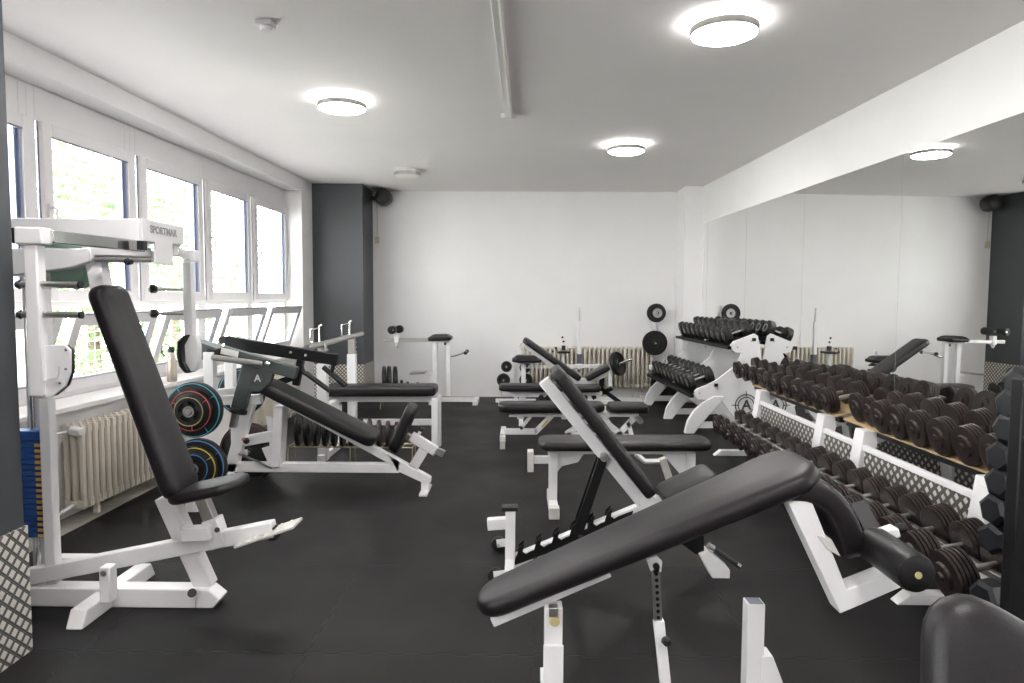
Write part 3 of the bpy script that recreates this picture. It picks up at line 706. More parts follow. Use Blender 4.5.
# ======== back-left hyperextension machine
t = thing('back_extension_bench', (-1.0, 9.25, 0), 'white apparatus with roller pads and small black seat near the dark pillar', 'gym machine')
q = Q(9.25)
m = MB(); m.beam(q(385, 340), q(433, 340), .05, .05); m.build('slide_tube', 'steel', t, .003)
m = MB(); m.beam(q(397, 334), q(397, 343), .06, .07); m.cyl(q(397, 343), q(397, 347), .03, r2=.012); m.build('roller_bracket', 'white', t, .003)
MB().lathe([(0, .01), (.01, .015), (.02, .01)], q(397, 346), (0, 0, -1)).build('knob', 'plastic', t)
for a, b in ((9.05, 9.2), (9.3, 9.42)):
    MB().lathe([(0, .02), (.0, .045), (.012, .055), (b-a-.012, .055), (b-a, .045), (b-a, .02)], (q(394 if a < 9.1 else 398, 331).x, a, q(395, 329.5).z), YN, 16).build('roller', 'vinyl2', t)
MB().cyl((q(396, 330).x, 9.03, q(395, 329.5).z), (q(396, 330).x, 9.43, q(395, 329.5).z), .012).build('roller_axle', 'chrome', t)
a, b = q(429, 340.5), q(452, 340)
MB().pad(a, b, YN, .30, .055, rc=.05, re=.02, nrm=ZN, crown=.03).build('support_pad', 'vinyl', t)
m = MB(); m.beam(q(431, 341), q(450, 341), .08, .03); m.build('pad_plate', 'white', t, .003)
m = MB(); m.beam(q(435, 342), q(435, 396), .06, .055); m.build('post', 'white', t, .004)
m = MB(); m.beam(q(448.5, 342), q(448.5, 396), .06, .055); m.build('post', 'white', t, .004)
MB().beam(q(447, 341.5), q(447, 345), .08, .05).build('stop_block', 'plastic', t)
m = MB(); m.tube([q(449, 356), q(454, 356), q(466, 352)], .012); m.build('handle_tube', 'chrome', t)
m = MB(); m.tube([q(466, 352)-YN*.1, q(466, 352)+YN*.15], .012); m.build('handle_cross', 'chrome', t)
for d in (-.13, .17): MB().lathe([(0, .01), (.01, .025), (.03, .025), (.04, .01)], q(466, 352)+YN*d, (0.2, -1, .0)).build('handle_knob', 'plastic', t)
z0 = .05
m = MB(); m.beam((q(430, 396).x, 9.25, z0), (q(474, 396).x, 9.25, z0), .06, .06); m.build('base_rail', 'white', t, .004)
x = q(476, 396).x; m = MB(); m.beam((x, 9.05, .03), (x, 9.45, .03), .07, .06); m.build('cross_foot', 'white', t, .004)
x = q(433, 396).x; m = MB(); m.beam((x, 9.05, .03), (x, 9.45, .03), .07, .06); m.build('cross_foot', 'white', t, .004)
m = MB(); m.beam(q(433, 374.5), q(424, 374.5), .05, .035); m.build('foot_bracket', 'white', t, .003)
m = MB(); m.beam(q(426, 372), q(411, 373), .22, .03); m.build('foot_platform', 'steel', t, .003)

# ======== low wire rack with small iron plates (under the incline pad)
def wire_rack(x0, x1, y, zr, label, w=.16):
    t = thing('wire_plate_rack', ((x0+x1)/2, y, 0), label, 'rack', 'low brass wire racks')
    for yy in (y-w/2, y+w/2):
        MB().tube([(x0, yy, zr), (x1, yy, zr)], .006).build('rail', 'brass', t)
    for x in (x0, (x0+x1)/2, x1):
        for s in (-1, 1): MB().tube([(x, y+s*w/2, zr), (x, y+s*(w/2+.01), .07), (x, y+s*(w/2+.03), 0)], .005).build('leg', 'brass', t)
    n = int((x1-x0)/.085)
    m = MB()
    for i in range(n+1):
        x = x0+(x1-x0)*i/n; m.tube([(x, y-w/2, zr), (x, y+w/2, zr)], .004, 6)
    m.build('divider', 'brass', t)
    return t
def disc_plate(o, d, r, th, label, group, mat='iron2', hub='steel', name='weight_plate', lip=True):
    o = Vector(o); t = thing(name, o, label, 'weight plate', group)
    m = MB(); pr = [(0, .016), (0, r*.3), (th*.22, r*.34), (th*.22, r*.80), (0, r*.85), (0, r*.97), (th*.15, r), (th*.85, r), (th, r*.97), (th, r*.85), (th*.8, r*.8), (th*.8, r*.34), (th, r*.3), (th, .016)]
    m.lathe(pr+[pr[0]], o, d, 28); m.build('disc', mat, t)
    if hub: MB().ring(o, d, .022, .012, th+.002, 18).build('hub', hub, t)
    return t
wire_rack(-1.95, -.90, 5.72, .185, 'low brass wire rack holding small weights under the sloping pad')
ords = ['largest', 'second', 'third', 'fourth', 'fifth', 'sixth', 'seventh', 'eighth', 'ninth', 'tenth', 'eleventh', 'last']
xs = [-1.98, -1.90, -1.82, -1.74, -1.66, -1.585, -1.505, -1.425, -1.345, -1.26, -1.18, -1.10]
for i, x in enumerate(xs):
    r = .148-.0036*i
    disc_plate((x*.95-.015, 5.72, .185+r-.012), (1, .12, 0), r, .03, '%s iron plate from the left in the wire rack under the sloping pad' % (
        'first' if i == 0 else 'twelfth' if i == 11 else ords[i]), 'iron plates in the wire rack under the sloping pad', 'iron2' if i < 8 else 'iron', None)
wire_rack(-1.80, -1.05, 8.8, .18, 'low brass wire rack holding black plates near the back wall')
for i, (u, r) in enumerate(((384, .19), (389, .19), (395, .19), (402, .10), (408, .09), (412, .07), (418, .085))):
    x = P(u, 380, 8.8).x
    disc_plate((x-.02, 8.8, .18+r-.01), (1, .25, 0), r, .045 if i < 3 else .03, '%s black plate from the left in the wire rack near the back wall' % ('first' if i == 0 else ords[i]),
               'black plates in the wire rack near the back wall', 'iron2', None)
# ======== helpers for the benches in the middle
def lathe_head(m, o, d, r, n, th, out=True):
    # stack of round plates: outer small disc first (towards -d is outside)
    L = n*th; pr = [(-.022, 0), (-.022, .018), (-.012, .020), (-.012, r*.52), (0, r*.56)]
    for k in range(n):
        a = k*th; pr += [(a, r*.90), (a+th*.12, r), (a+th*.80, r), (a+th*.92, r*.88)]
    pr += [(L, r*.88), (L, 0)]
    m.lathe(pr, o, d, 24)
def round_dumbbell(o, d, r, n, th, grip, label, group, tilt=0.0, mat='iron', gmat='steel'):
    # o = centre of the handle, d = its axis
    o = Vector(o); d = Vector(d).normalized(); t = thing('dumbbell', o, label, 'dumbbell', group)
    L = grip/2+n*th
    m = MB(); lathe_head(m, o-d*L, d, r, n, th); m.build('head', mat, t)
    m = MB(); lathe_head(m, o+d*L, -d, r, n, th); m.build('head', mat, t)
    MB().lathe([(-grip/2, .014), (0, .0165), (grip/2, .014)], o, d, 12).build('handle', gmat, t)
    return t

# ======== flat bench (nearest of the flat ones), centre
t = thing('flat_bench', (.7, 4.62, 0), 'white flat bench with a single dark pad, nearest of the flat benches', 'bench', 'flat benches in the middle')
q = Q(4.62)
MB().pad(q(538, 447.5)+ZN*.0, q(709, 447.5), YN, .29, .065, rc=.09, re=.028, nrm=ZN).build('bench_pad', 'vinyl', t)
m = MB(); m.beam(q(548, 450.5), q(694, 450.5), .06, .04); m.build('seat_rail', 'white', t, .004)
x = q(553, 450).x; zt = q(553, 450).z
MB().beam((x, 4.6, .06), (x, 4.6, zt), .06, .055).build('leg', 'white', t, .004)
MB().prism([q(557, 452), q(585, 452), q(578, 462), q(562, 466), q(557, 472)], .012, YN).build('gusset', 'white', t, .002)
m = MB(); m.beam((x, 4.38, .035), (x, 4.86, .035), .06, .07); m.build('foot', 'white', t, .005)
MB().box(x-.034, x+.034, 4.37, 4.44, 0, .075).build('foot_sleeve', 'offwhite', t, .003)
m = MB(); m.beam(q(533, 459.5), q(549, 459.5), .045, .05); m.build('toe_bar', 'white', t, .004)
m = MB(); m.beam(q(530.5, 450.5), q(530.5, 470.5), .10, .042, up=XN) ; m.build('toe_plate', 'offwhite', t, .004)
m = MB(); m.prism([q(660, 451), q(694, 451), q(694, 481), q(686, 481)], .014, YN); m.build('gusset', 'white', t, .002)
x2 = q(690, 450).x; MB().beam((x2, 4.6, .06), (x2, 4.6, zt), .06, .04).build('leg', 'white', t, .004)
MB().beam((x2, 4.40, .035), (x2, 4.84, .035), .055, .07).build('foot', 'white', t, .005)

# folded grey-white lever frame standing behind it
t = thing('footrest_frame', (.95, 5.0, 0), 'cream steel lever frame on the floor under the nearest flat bench', 'frame')
q = Q(5.05)
MB().tube([q(636, 454), q(645, 461.5), q(664, 461.5)], .022, 4).build('lever', 'white', t, .002)
MB().beam(q(662, 458), (q(673, 470).x, 5.05, 0.02), .06, .05).build('end_leg', 'offwhite', t, .004)
MB().beam((q(673, 470).x, 4.95, .02), (q(673, 470).x, 5.15, .02), .05, .04).build('end_foot', 'offwhite', t, .004)

# ======== adjustable bench laid flat, second row
t = thing('adjustable_bench', (.4, 6.65, 0), 'white adjustable bench laid flat with dark pad split in two', 'bench', 'flat benches in the middle')
q = Q(6.6)
MB().pad(q(498, 411), q(604, 411), YN, .29, .085, w0*.0+.25 if False else .29, rc=.10, re=.03, nrm=ZN).build('back_pad', 'vinyl', t)
MB().pad(q(608, 411), q(647, 411.5), YN, .29, .08, rc=.06, re=.03, nrm=ZN).build('seat_pad', 'vinyl', t)
m = MB(); m.beam(q(509, 414.5), q(638, 414.5), .10, .03); m.build('pad_rail', 'white', t, .003)
MB().beam(q(517, 417), q(524, 417), .06, .03).build('rail_stop', 'white', t, .002)
m = MB(); m.beam(q(504, 431.3), q(537, 431.3), .05, .055); m.beam(q(535, 432.5), q(552, 415), .05, .05); m.build('base_rail', 'white', t, .003)
MB().beam(q(541, 427), q(547, 420), .052, .052, up=YN).build('yellow_sticker', 'yel2', t) if False else MB().prism([q(541.5, 426), q(547, 419.5), q(548.5, 420.5), q(543, 427)], .054, YN).build('yellow_sticker', 'yel2', t)
MB().beam(q(522, 427), q(531, 416), .03, .03).build('link_bar', 'white', t, .002)
MB().lathe([(-.035, .016), (.035, .016)], q(521.5, 427.5), YN, 10).build('pivot_bolt', 'plastic', t)
x = q(503, 430).x
m = MB(); m.beam((x, 6.38, .11), (x, 6.82, .11), .05, .05); m.build('front_cross', 'white', t, .003)
MB().beam((x, 6.45, .0), (x, 6.45, .15), .05, .06).build('front_foot', 'offwhite', t, .003); MB().beam((x, 6.78, .0), (x, 6.78, .15), .05, .06).build('front_foot', 'offwhite', t, .003)
m = MB(); m.beam(q(566, 434), q(588, 420), .05, .05); m.build('rear_strut', 'white', t, .003)
m = MB(); m.beam(q(600, 418), q(624, 437), .05, .06); m.build('cross_strut', 'white', t, .003)
m = MB(); m.beam(q(616, 437), q(634, 418), .05, .05); m.build('cross_strut', 'white', t, .003)
m = MB(); m.beam(q(628, 422), q(633, 441.5), .05, .04); m.build('rear_leg', 'white', t, .003)
x = q(630, 440).x; MB().beam((x, 6.42, .03), (x, 6.8, .03), .05, .06).build('rear_foot', 'white', t, .003)
MB().prism([q(602, 412), q(607, 411), q(611, 415), q(606, 418)], .12, YN).build('hinge_plate', 'offwhite', t, .002)
MB().lathe([(-.2, .028), (.2, .028)], q(637, 417.5), YN, 14).build('end_tube', 'steel', t)
MB().beam(q(566, 434), q(630, 437), .05, .05).build('base_rail', 'white', t, .003)

# ======== adjustable bench, third row
t = thing('adjustable_bench', (.3, 7.9, 0), 'white adjustable bench with low dark pad in the third row, below the far incline bench', 'bench', 'flat benches in the middle')
q = Q(7.85)
MB().pad(q(499, 390), q(566, 390.5), YN, .28, .07, rc=.08, re=.025, nrm=ZN).build('back_pad', 'vinyl', t)
MB().pad(q(569, 391), q(600, 391), YN, .28, .07, rc=.05, re=.025, nrm=ZN).build('seat_pad', 'vinyl', t)
m = MB(); m.prism([q(508, 391.5), q(602, 391.5), q(602, 395), q(560, 396), q(515, 397)], .05, YN); m.build('pad_rail', 'white', t, .003)
m = MB(); m.beam(q(521, 396), q(521, 416), .05, .06); m.build('front_leg', 'white', t, .003)
x = q(521, 410).x; MB().beam((x, 7.6, .03), (x, 8.1, .03), .05, .06).build('front_foot', 'white', t, .003)
MB().tube([q(501.5, 391), q(501.5, 396), q(512, 396)], .008).build('wire_hook', 'offwhite', t)
for u in (541, 548, 585): MB().lathe([(-.04, .03), (.04, .03)], q(u, 397), YN, 12).build('bolt_knob', 'plastic', t)
MB().beam(q(521, 408), q(606, 408), .05, .05).build('base_rail', 'white', t, .003)
x = q(606, 408).x; MB().beam((x, 7.6, .03), (x, 8.1, .03), .05, .06).build('rear_foot', 'white', t, .003); MB().beam((x, 7.85, .03), q(598, 395), .05, .05).build('rear_leg', 'white', t, .003)

# ======== far incline bench
t = thing('incline_bench', (.6, 8.35, 0), 'far white incline bench with narrow raised black backrest and tilted seat', 'bench', 'raised incline benches')
q = Q(8.3)
a, b = q(522, 341.5), q(578, 381); nb = Vector((.577, 0, .817))
MB().pad(a, b, YN, .28, .07, rc=.05, re=.022, nrm=nb).build('backrest', 'vinyl', t)
m = MB(); m.beam(q(524, 344), q(582, 385), .06, .07); m.build('backrest_rail', 'white', t, .003)
MB().tube([q(523, 342), q(520, 346), q(520.5, 347.5)], .008).build('hook', 'steel', t)
a, b = q(587, 381), q(610, 368.5); MB().pad(a, b, YN, .28, .07, rc=.05, re=.022, nrm=Vector((-.45, 0, .89))).build('seat', 'vinyl', t)
m = MB(); m.beam(q(578, 386), q(608, 373.5), .06, .05); m.build('seat_rail', 'white', t, .003)
MB().prism([q(578, 378), q(588, 378), q(594, 387), q(576, 388)], .07, YN).build('hinge_plate', 'white', t, .003)
for i, (u, v) in enumerate(((561, 372), (566, 377), (571, 382))): MB().lathe([(-.05, .02), (.05, .02)], q(u, v+1), YN, 10).build('pin_hole', 'plastic', t)
m = MB(); m.beam(q(602, 378), q(600, 396), .06, .05); m.build('post', 'black', t, .003)
m = MB(); m.beam(q(560, 400), q(640, 404), .05, .045); m.build('base_rail', 'white', t, .003)
m = MB(); m.beam(q(600, 388), q(625, 406), .05, .05); m.build('rear_leg', 'black', t, .003)
m = MB(); m.beam(q(592, 398), q(612, 388), .05, .05); m.build('brace', 'black', t, .003)
for u in (563, 632):
    x = q(u, 405).x; MB().beam((x, 8.05, .035), (x, 8.55, .035), .06, .07).build('cross_foot', 'white', t, .003)
MB().beam(q(600, 395), q(600, 405), .05, .05).build('lower_post', 'white', t, .003); MB().beam(q(566, 404), q(570, 376), .05, .05).build('front_leg', 'white', t, .003)

# ======== small high seat (preacher seat) with plate pegs behind
t = thing('leg_machine', (.1, 9.05, 0), 'white machine with small rounded black seat and white beam near the back wall', 'gym machine')
q = Q(9.0)
MB().pad(q(512, 361.5), q(542, 362), YN, .30, .05, rc=.07, re=.022, nrm=ZN, crown=.04).build('seat', 'vinyl', t)
m = MB(); m.beam(q(514, 362.6), q(535, 362.6), .06, .025); m.build('seat_plate', 'white', t, .003)
m = MB(); m.beam((q(523.5, 363).x, 9.0, .05), q(523.5, 362), .06, .06); m.build('post', 'white', t, .003)
m = MB(); m.beam(q(521, 367), q(575, 367), .05, .035); m.build('beam', 'white', t, .003)
MB().lathe([(0, .01), (.03, .015)], q(527, 366)-YN*.03, -YN, 10).build('bolt', 'plastic', t)
m = MB(); m.beam((q(523.5, 363).x-.3, 9.0, .04), (q(523.5, 363).x+.9, 9.0, .04), .06, .06); m.build('base_rail', 'white', t, .003)
for dx in (-.3, .9): x = q(523.5, 363).x+dx; MB().beam((x, 8.8, .03), (x, 9.2, .03), .06, .06).build('cross_foot', 'white', t, .003)
# plate tree behind it
t = thing('plate_tree', (-.1, 9.35, 0), 'low white plate storage tree with small black plates near the back wall', 'rack')
xp = P(516, 370, 9.35).x
MB().beam((xp, 9.35, .03), (xp, 9.35, .72), .05, .05).build('post', 'white', t, .003)
MB().beam((xp-.28, 9.35, .025), (xp+.28, 9.35, .025), .05, .05).build('foot', 'white', t, .003); MB().beam((xp, 9.12, .025), (xp, 9.58, .025), .05, .05).build('foot', 'white', t, .003)
spots = [(506.5, 366.5, .075, 'upper left peg'), (525, 367.5, .075, 'upper right peg'), (503.5, 380, .092, 'lower left peg'), (526, 380, .092, 'lower right peg')]
for u, v, r, w in spots:
    p = P(u, v, 9.25); MB().beam((xp, 9.35, p.z), (p.x, 9.35, p.z), .03, .03).build('arm', 'white', t, .002)
    MB().cyl((p.x, 9.35, p.z), (p.x, 9.16, p.z), .012).build('peg', 'steel', t)
for u, v, r, w in spots:
    p = P(u, v, 9.25); disc_plate(p-YN*.03, YN, r, .05, 'small black plate on the %s of the low plate tree' % w, 'small plates on the low plate tree', 'iron2', None)

# ======== T-bar / row machine at the radiator
t = thing('rowing_machine', (1.0, 9.45, 0), 'white low row machine with slim vertical post in front of the back radiator', 'gym machine')
q = Q(9.45)
m = MB(); m.beam(q(570, 366), q(613, 366), .06, .05); m.build('main_beam', 'white', t, .003)
m = MB(); m.beam((q(579, 338).x, 9.45, .05), q(579.5, 321), .045, .05); m.build('post', 'white', t, .003)
m = MB(); m.cyl(q(579.5, 322), q(579.5, 307), .012); m.build('post_rod', 'steel', t)
m = MB(); m.beam(q(579.5, 354), q(579.5, 363.5), .07, .06); m.build('blue_sleeve', 'sticker', t, .003)
m = MB(); m.beam(q(579, 369), q(579, 373), .06, .05); m.build('lower_clamp', 'white', t, .003)
MB().pad(q(557, 353), q(569.5, 353), YN, .22, .028, rc=.03, re=.012, nrm=ZN).build('chest_pad', 'vinyl', t)
m = MB(); m.beam(q(563, 353), q(563, 366.5), .04, .04); m.beam(q(563, 365.5), q(575, 365.5), .04, .04); m.build('pad_stem', 'white', t, .002)
MB().beam(q(563.5, 345.5), q(563.5, 350), .05, .045).build('pad_block', 'plastic', t)
for u, v in ((562.5, 337.3), (563.5, 341.5), (553, 351.5), (556, 348)): MB().lathe([(-.01, .008), (0, .016), (.01, .008)], q(u, v), YN, 10).build('knob', 'plastic', t)
MB().tube([q(563.5, 341), q(563.5, 348)], .005).build('thin_rod', 'white', t)
MB().tube([q(566, 349), q(572, 348)], .01).build('grip', 'steel', t)
m = MB(); m.cyl(q(613, 366), q(632, 358.5)-YN*.05, .02, ch=.003); m.build('plate_sleeve', 'chrome', t)
m = MB(); m.beam((q(575, 390).x-.2, 9.45, .03), (q(645, 390).x, 9.45, .03), .06, .06); m.build('base_rail', 'white', t, .003)
x = q(644, 400).x; MB().prism([(x, 9.2, 0), (x, 9.2, .05), (x, 9.65, .07), (x, 9.65, 0)], .07, XN).build('cross_foot', 'offwhite', t, .003)
m = MB(); m.beam(q(610, 366), q(610, 391), .05, .05); m.build('rear_post', 'white', t, .003)
p = q(617.5, 363.5)-YN*.02; dd = (q(632, 358.5)-YN*.05-q(613, 366)).normalized(); dd = (dd+Vector((0, -.55, 0))).normalized()
disc_plate(p-dd*.03, dd, .17, .06, 'round black plate tilted on the sleeve of the low row machine', 'plates by the back radiator', 'iron2', None)

# ======== plates on the back wall
t = thing('plate_rack', (2.05, 9.9, 0), 'wall rack with three pegs for round plates right of the back radiator', 'rack')
xw = P(655, 343, 9.88).x
MB().box(xw-.03, xw+.03, 9.925, 9.95, .1, 1.35).build('wall_strip', 'wall', t, .003)
for k, (u, v, r, lb, hb) in enumerate(((656.5, 313, .135, 'round black plate with large silver hub, topmost on the back wall', True), (655, 343, .178, 'round black plate with plain iron face, middle one on the back wall', False), (665, 384, .205, 'round black plate low on the back wall behind the dumbbell rack', False))):
    p = P(u, v, 9.70); MB().cyl((p.x, 9.93, p.z), (p.x, 9.63, p.z), .013).build('peg', 'steel', t)
    if k == 2: MB().beam((xw, 9.92, p.z), (p.x, 9.92, p.z), .03, .03).build('arm', 'white', t)
    o = disc_plate((p.x, 9.69, p.z), YN, r, .05, lb, 'round plates on the back wall', 'iron2', None)
    if hb:
        MB().lathe([(0, .012), (0, .062), (.006, .068), (.012, .03), (.012, .012)], (p.x+.012, 9.68, p.z), YN, 24).build('silver_hub', 'steel', o)
        MB().cyl((p.x+.012, 9.675, p.z), (p.x+.012, 9.67, p.z), .022).build('hub_hole', 'plastic', o)
    else: MB().cyl((p.x-.0, 9.69, p.z), (p.x-.0, 9.675, p.z), .035).build('hub', 'iron2', o)

# ======== near incline bench with ladder frame
t = thing('incline_bench', (.5, 3.5, 0), 'white incline bench with steep black backrest and notched ladder, in the middle foreground', 'bench', 'raised incline benches')
q = Q(3.5)
a, b = q(549, 372), q(644, 494.5); nb = Vector((.79, 0, .61))
MB().pad(a, b, YN, .29, .062, rc=.05, re=.02, nrm=nb).build('backrest', 'vinyl', t)
m = MB(); m.beam(q(543.5, 380), q(641, 501), .05, .062); m.build('backrest_rail', 'white', t, .004)
MB().beam(q(539.5, 373), q(553, 375), .05, .01).build('rail_cap', 'plastic', t) if False else None
a, b = q(662, 502), q(715, 477); MB().pad(a, b, YN, .29, .055, rc=.06, re=.022, nrm=Vector((-.40, 0, .92))).build('seat', 'vinyl', t)
MB().prism([q(637, 497), q(646, 492), q(660, 497), q(668, 505), q(642, 512)], .07, YN).build('hinge_plate', 'white', t, .004)
m = MB(); m.beam(q(652, 504), q(705, 490), .05, .045); m.build('seat_rail', 'white', t, .004)
m = MB(); m.beam(q(509, 563), q(655, 503.5), .05, .065); m.build('base_rail', 'white', t, .004)
# notched ladder: plate with hook teeth
teeth = [(516, 566), (514, 555), (520, 552), (522, 560)]
pts = [q(514, 563), q(516, 552)]
for k in range(6):
    u = 520+k*17.5; v = 551-k*7.0
    pts += [q(u-3.5, v+4), q(u-1, v-5.5), q(u+4.5, v-10), q(u+2.5, v-1.5), q(u+6, v+1), q(u+10, v-1.5)]
pts += [q(632, 509), q(630, 521)]
for s in (-.03, .03): MB().prism([p+YN*s for p in pts], .008, YN).build('notched_plate', 'black', t)
for u, v in ((535.5, 556), (580, 533)): MB().lathe([(0, .014), (.008, .014)], q(u, v)-YN*.036, -YN, 12).build('bolt', 'chrome', t)
for s in (-.042, .042):
    m = MB(); m.beam(q(602, 457)+YN*s, q(577, 531)+YN*s, .012, .05, up=XN); m.build('support_strut', 'black', t, .003)
m = MB(); m.beam(q(596, 478), q(580, 528), .075, .02, up=XN); m.build('strut_web', 'black', t, .003)
MB().cyl(q(603, 455)-YN*.06, q(603, 455)+YN*.06, .022, 16).build('pivot_pin', 'steel', t)
MB().cyl(q(603, 455)-YN*.062, q(603, 455)-YN*.066, .012, 12).build('pin_centre', 'steel', t)
MB().cyl(q(585, 518)+YN*.10, q(588, 500)+YN*.12, .012, 12).build('lever_grip', 'offwhite', t)
# front stand
x = q(510, 560).x
m = MB(); m.beam((x, 3.5, .06), q(510.5, 508), .052, .055); m.build('front_post', 'white', t, .004)
m = MB(); m.beam(q(502, 507.5), q(518, 507.5), .07, .02); m.build('post_top', 'plastic', t, .002)
for d in (-2, 0, 2): MB().cyl(q(510+d*2.2, 505), q(510+d*2.2, 506.5), .004).build('screw', 'seal', t)
m = MB(); m.beam(q(487.5, 524), q(508, 522.5), .05, .058); m.build('side_stub', 'white', t, .004)
m = MB(); m.beam((x, 3.32, .055), (x, 3.86, .055), .05, .06); m.build('cross_foot', 'white', t, .004)
for yy in (3.37, 3.82):
    w = MB().lathe([(-.018, .03), (-.015, .04), (.015, .04), (.018, .03)], (x-.07, yy, .041), YN, 20).build('wheel', 'rubber', t)
    MB().beam((x-.08, yy-.028, .05), (x, yy-.028, .06), .008, .045).build('wheel_bracket', 'white', t, .002)
    MB().cyl((x-.07, yy-.034, .041), (x-.07, yy-.024, .041), .008).build('wheel_bolt', 'steel', w)
# rear foot and spring lever
MB().beam(q(655, 505), q(706, 548), .05, .05).build('rear_leg', 'white', t, .004) if False else None
m = MB(); m.prism([q(668, 503), q(703, 535), q(703, 549), q(695, 553), q(672, 536), q(655, 512)], .05, YN); m.build('rear_leg', 'black', t, .003)
x3 = q(710, 560).x; e = G(722, 568)
m = MB(); m.prism([q(697, 551), q(706, 548), (e.x, 3.5, .045), (e.x, 3.5, 0), (e.x-.09, 3.5, 0)], .09, YN); m.build('rear_foot', 'white', t, .003)
MB().lathe([(0, .014), (.008, .014)], q(701, 559)-YN*.05, -YN, 12).build('bolt', 'chrome', t) if False else None
m = MB(); m.cyl(q(708, 546), q(713, 549), .022, 14); m.build('lever_collar', 'chrome', t)
m = MB(); m.cyl(q(712, 548), q(736, 563)-YN*.03, .014, 12, ch=.003); g = m.build('lever_handle', 'plastic', t)
m = MB(); m.cyl(q(735, 562)-YN*.03, q(738, 564)-YN*.033, .015, 12); m.build('handle_end', 'chrome', g)

# ======== big decline bench, right foreground
t = thing('decline_bench', (.4, 2.22, 0), 'large black padded decline bench with drooping knee pad and foam rollers, right foreground', 'bench')
Yc = 2.225
ax = Vector((1, 0, .455)).normalized(); nn = Vector((-ax.z, 0, ax.x))
A = Vector((-.150, Yc, .452))-nn*.07; Bv = Vector((.935, Yc, .452+1.085*.455))-nn*.07
MB().pad(A, Bv, YN, .215, .066, w1=.33, rc=.10, re=.028, nrm=nn).build('bench_pad', 'vinyl', t)
def kb(u, w, h):
    R0 = .19; a0 = math.atan2(ax.z, ax.x)-.12; tot = math.radians(88); L1 = .12; cx, cz = .868, .880-R0
    s = u*(R0*tot+L1)
    an = a0-min(s, R0*tot)/R0; e = max(0, s-R0*tot)
    return Vector((cx+(R0+h-.06)*math.sin(-an)+e*math.cos(an), Yc+w, cz+(R0+h-.06)*math.cos(an)+e*math.sin(an)))
MB().pad((0, 0, 0), (.42, 0, 0), YN, .30, .075, rc=.06, re=.022, bend=kb).build('knee_pad', 'vinyl', t)
for s in (-.04, .04):
    m = MB(); a = A+YN*s-nn*.018+ax*.03; m.beam(a, a+ax*.42, .045, .032); m.build('pad_rail', 'white', t, .003)
q = Q(2.15)
xl = P(553, 640, 2.15).x
m = MB(); m.beam((xl, 2.15, .05), (xl, 2.15, q(553, 604).z), .058, .058); m.build('front_leg', 'white', t, .004)
MB().box(xl-.032, xl+.032, 2.112, 2.122, .05, q(553, 640).z).build('leg_sleeve', 'white', t, .002)
m = MB(); m.cyl(q(554, 615)-YN*.05, q(554, 615)-YN*.025, .016, 16, ch=.003); m.build('bolt', 'gold', t)
MB().beam(q(553, 601)-YN*.034, q(553, 610)-YN*.034, .03, .035).build('hinge_lug', 'steel', t, .003)
MB().beam((xl, 1.92, .025), (xl, 2.5, .025), .06, .05).build('cross_foot', 'white', t, .004)
MB().beam((xl, Yc, .03), (P(664, 683, 2.18).x+.05, Yc, .03), .05, .05).build('base_rail', 'white', t, .004)
q = Q(2.18)
MB().prism([q(646, 559), q(656, 555), q(662, 561), q(661, 571), q(655, 574), q(650, 570)], .014, YN).build('pivot_lug', 'white', t, .002)
MB().cyl(q(655.5, 565)-YN*.014, q(655.5, 565)+YN*.01, .011, 14).build('pivot_bolt', 'plastic', t)
sb = MB().beam(q(655.5, 568), q(658, 622), .014, .026, up=XN).build('height_strip', 'steel', t, .001)
for k in range(8): MB().cyl(q(655.8+.3*k, 573+k*6.2)-YN*.010, q(655.8+.3*k, 573+k*6.2)-YN*.006, .006, 10).build('adjustment_hole', 'black', sb)
b2 = q(664, 683); MB().beam(q(658.5, 620), Vector((b2.x+.02, 2.18, .05)), .034, .032).build('telescopic_tube', 'white', t, .003)
MB().lathe([(0, .008), (.008, .014), (.024, .014), (.028, .009)], q(663, 637)-YN*.014, (.3, -1, 0), 16).build('knob', 'plastic', t)
v = Q(2.12)
MB().prism([v(784, 499), v(835, 609), v(900, 581), v(885, 568), v(842, 585), v(806, 495)], .07, YN).build('hanger_arm', 'white', t, .004)
MB().prism([v(806, 513), v(813, 515), v(818, 528), v(808, 522)], .05, YN).build('bracket', 'offwhite', t, .002)
MB().prism([v(812, 531), v(826, 535), v(835, 552), v(822, 545)], .08, YN).build('bracket', 'offwhite', t, .002)
c = P(872, 543, 2.12); xc, zc = c.x, c.z
for (y0, y1) in ((1.87, 2.12), (2.33, 2.58)):
    r0 = MB().lathe([(0, .012), (.0, .04), (.006, .052), (.02, .056), (y1-y0-.02, .056), (y1-y0-.006, .052), (y1-y0, .04), (y1-y0, .012)], (xc, y0, zc), YN, 32).build('foam_roller', 'vinyl2', t)
    MB().cyl((xc, y0-.004, zc), (xc, y0+.01, zc), .010, 12).build('axle_end', 'gold', r0)
MB().cyl((xc, 2.1, zc), (xc, 2.35, zc), .014).build('axle', 'steel', t)
MB().beam(P(862, 541, 2.14), P(896, 530, 2.14), .05, .030).build('roller_bracket', 'white', t, .005)
MB().beam(P(857, 502, 2.24), P(877, 538, 2.16), .055, .014, up=YN).build('bracket_arm', 'black', t, .003)
MB().lathe([(0, .008), (.01, .016), (.03, .014)], P(895, 529, 2.14), (1, 0, .2), 12).build('bracket_knob', 'plastic', t)

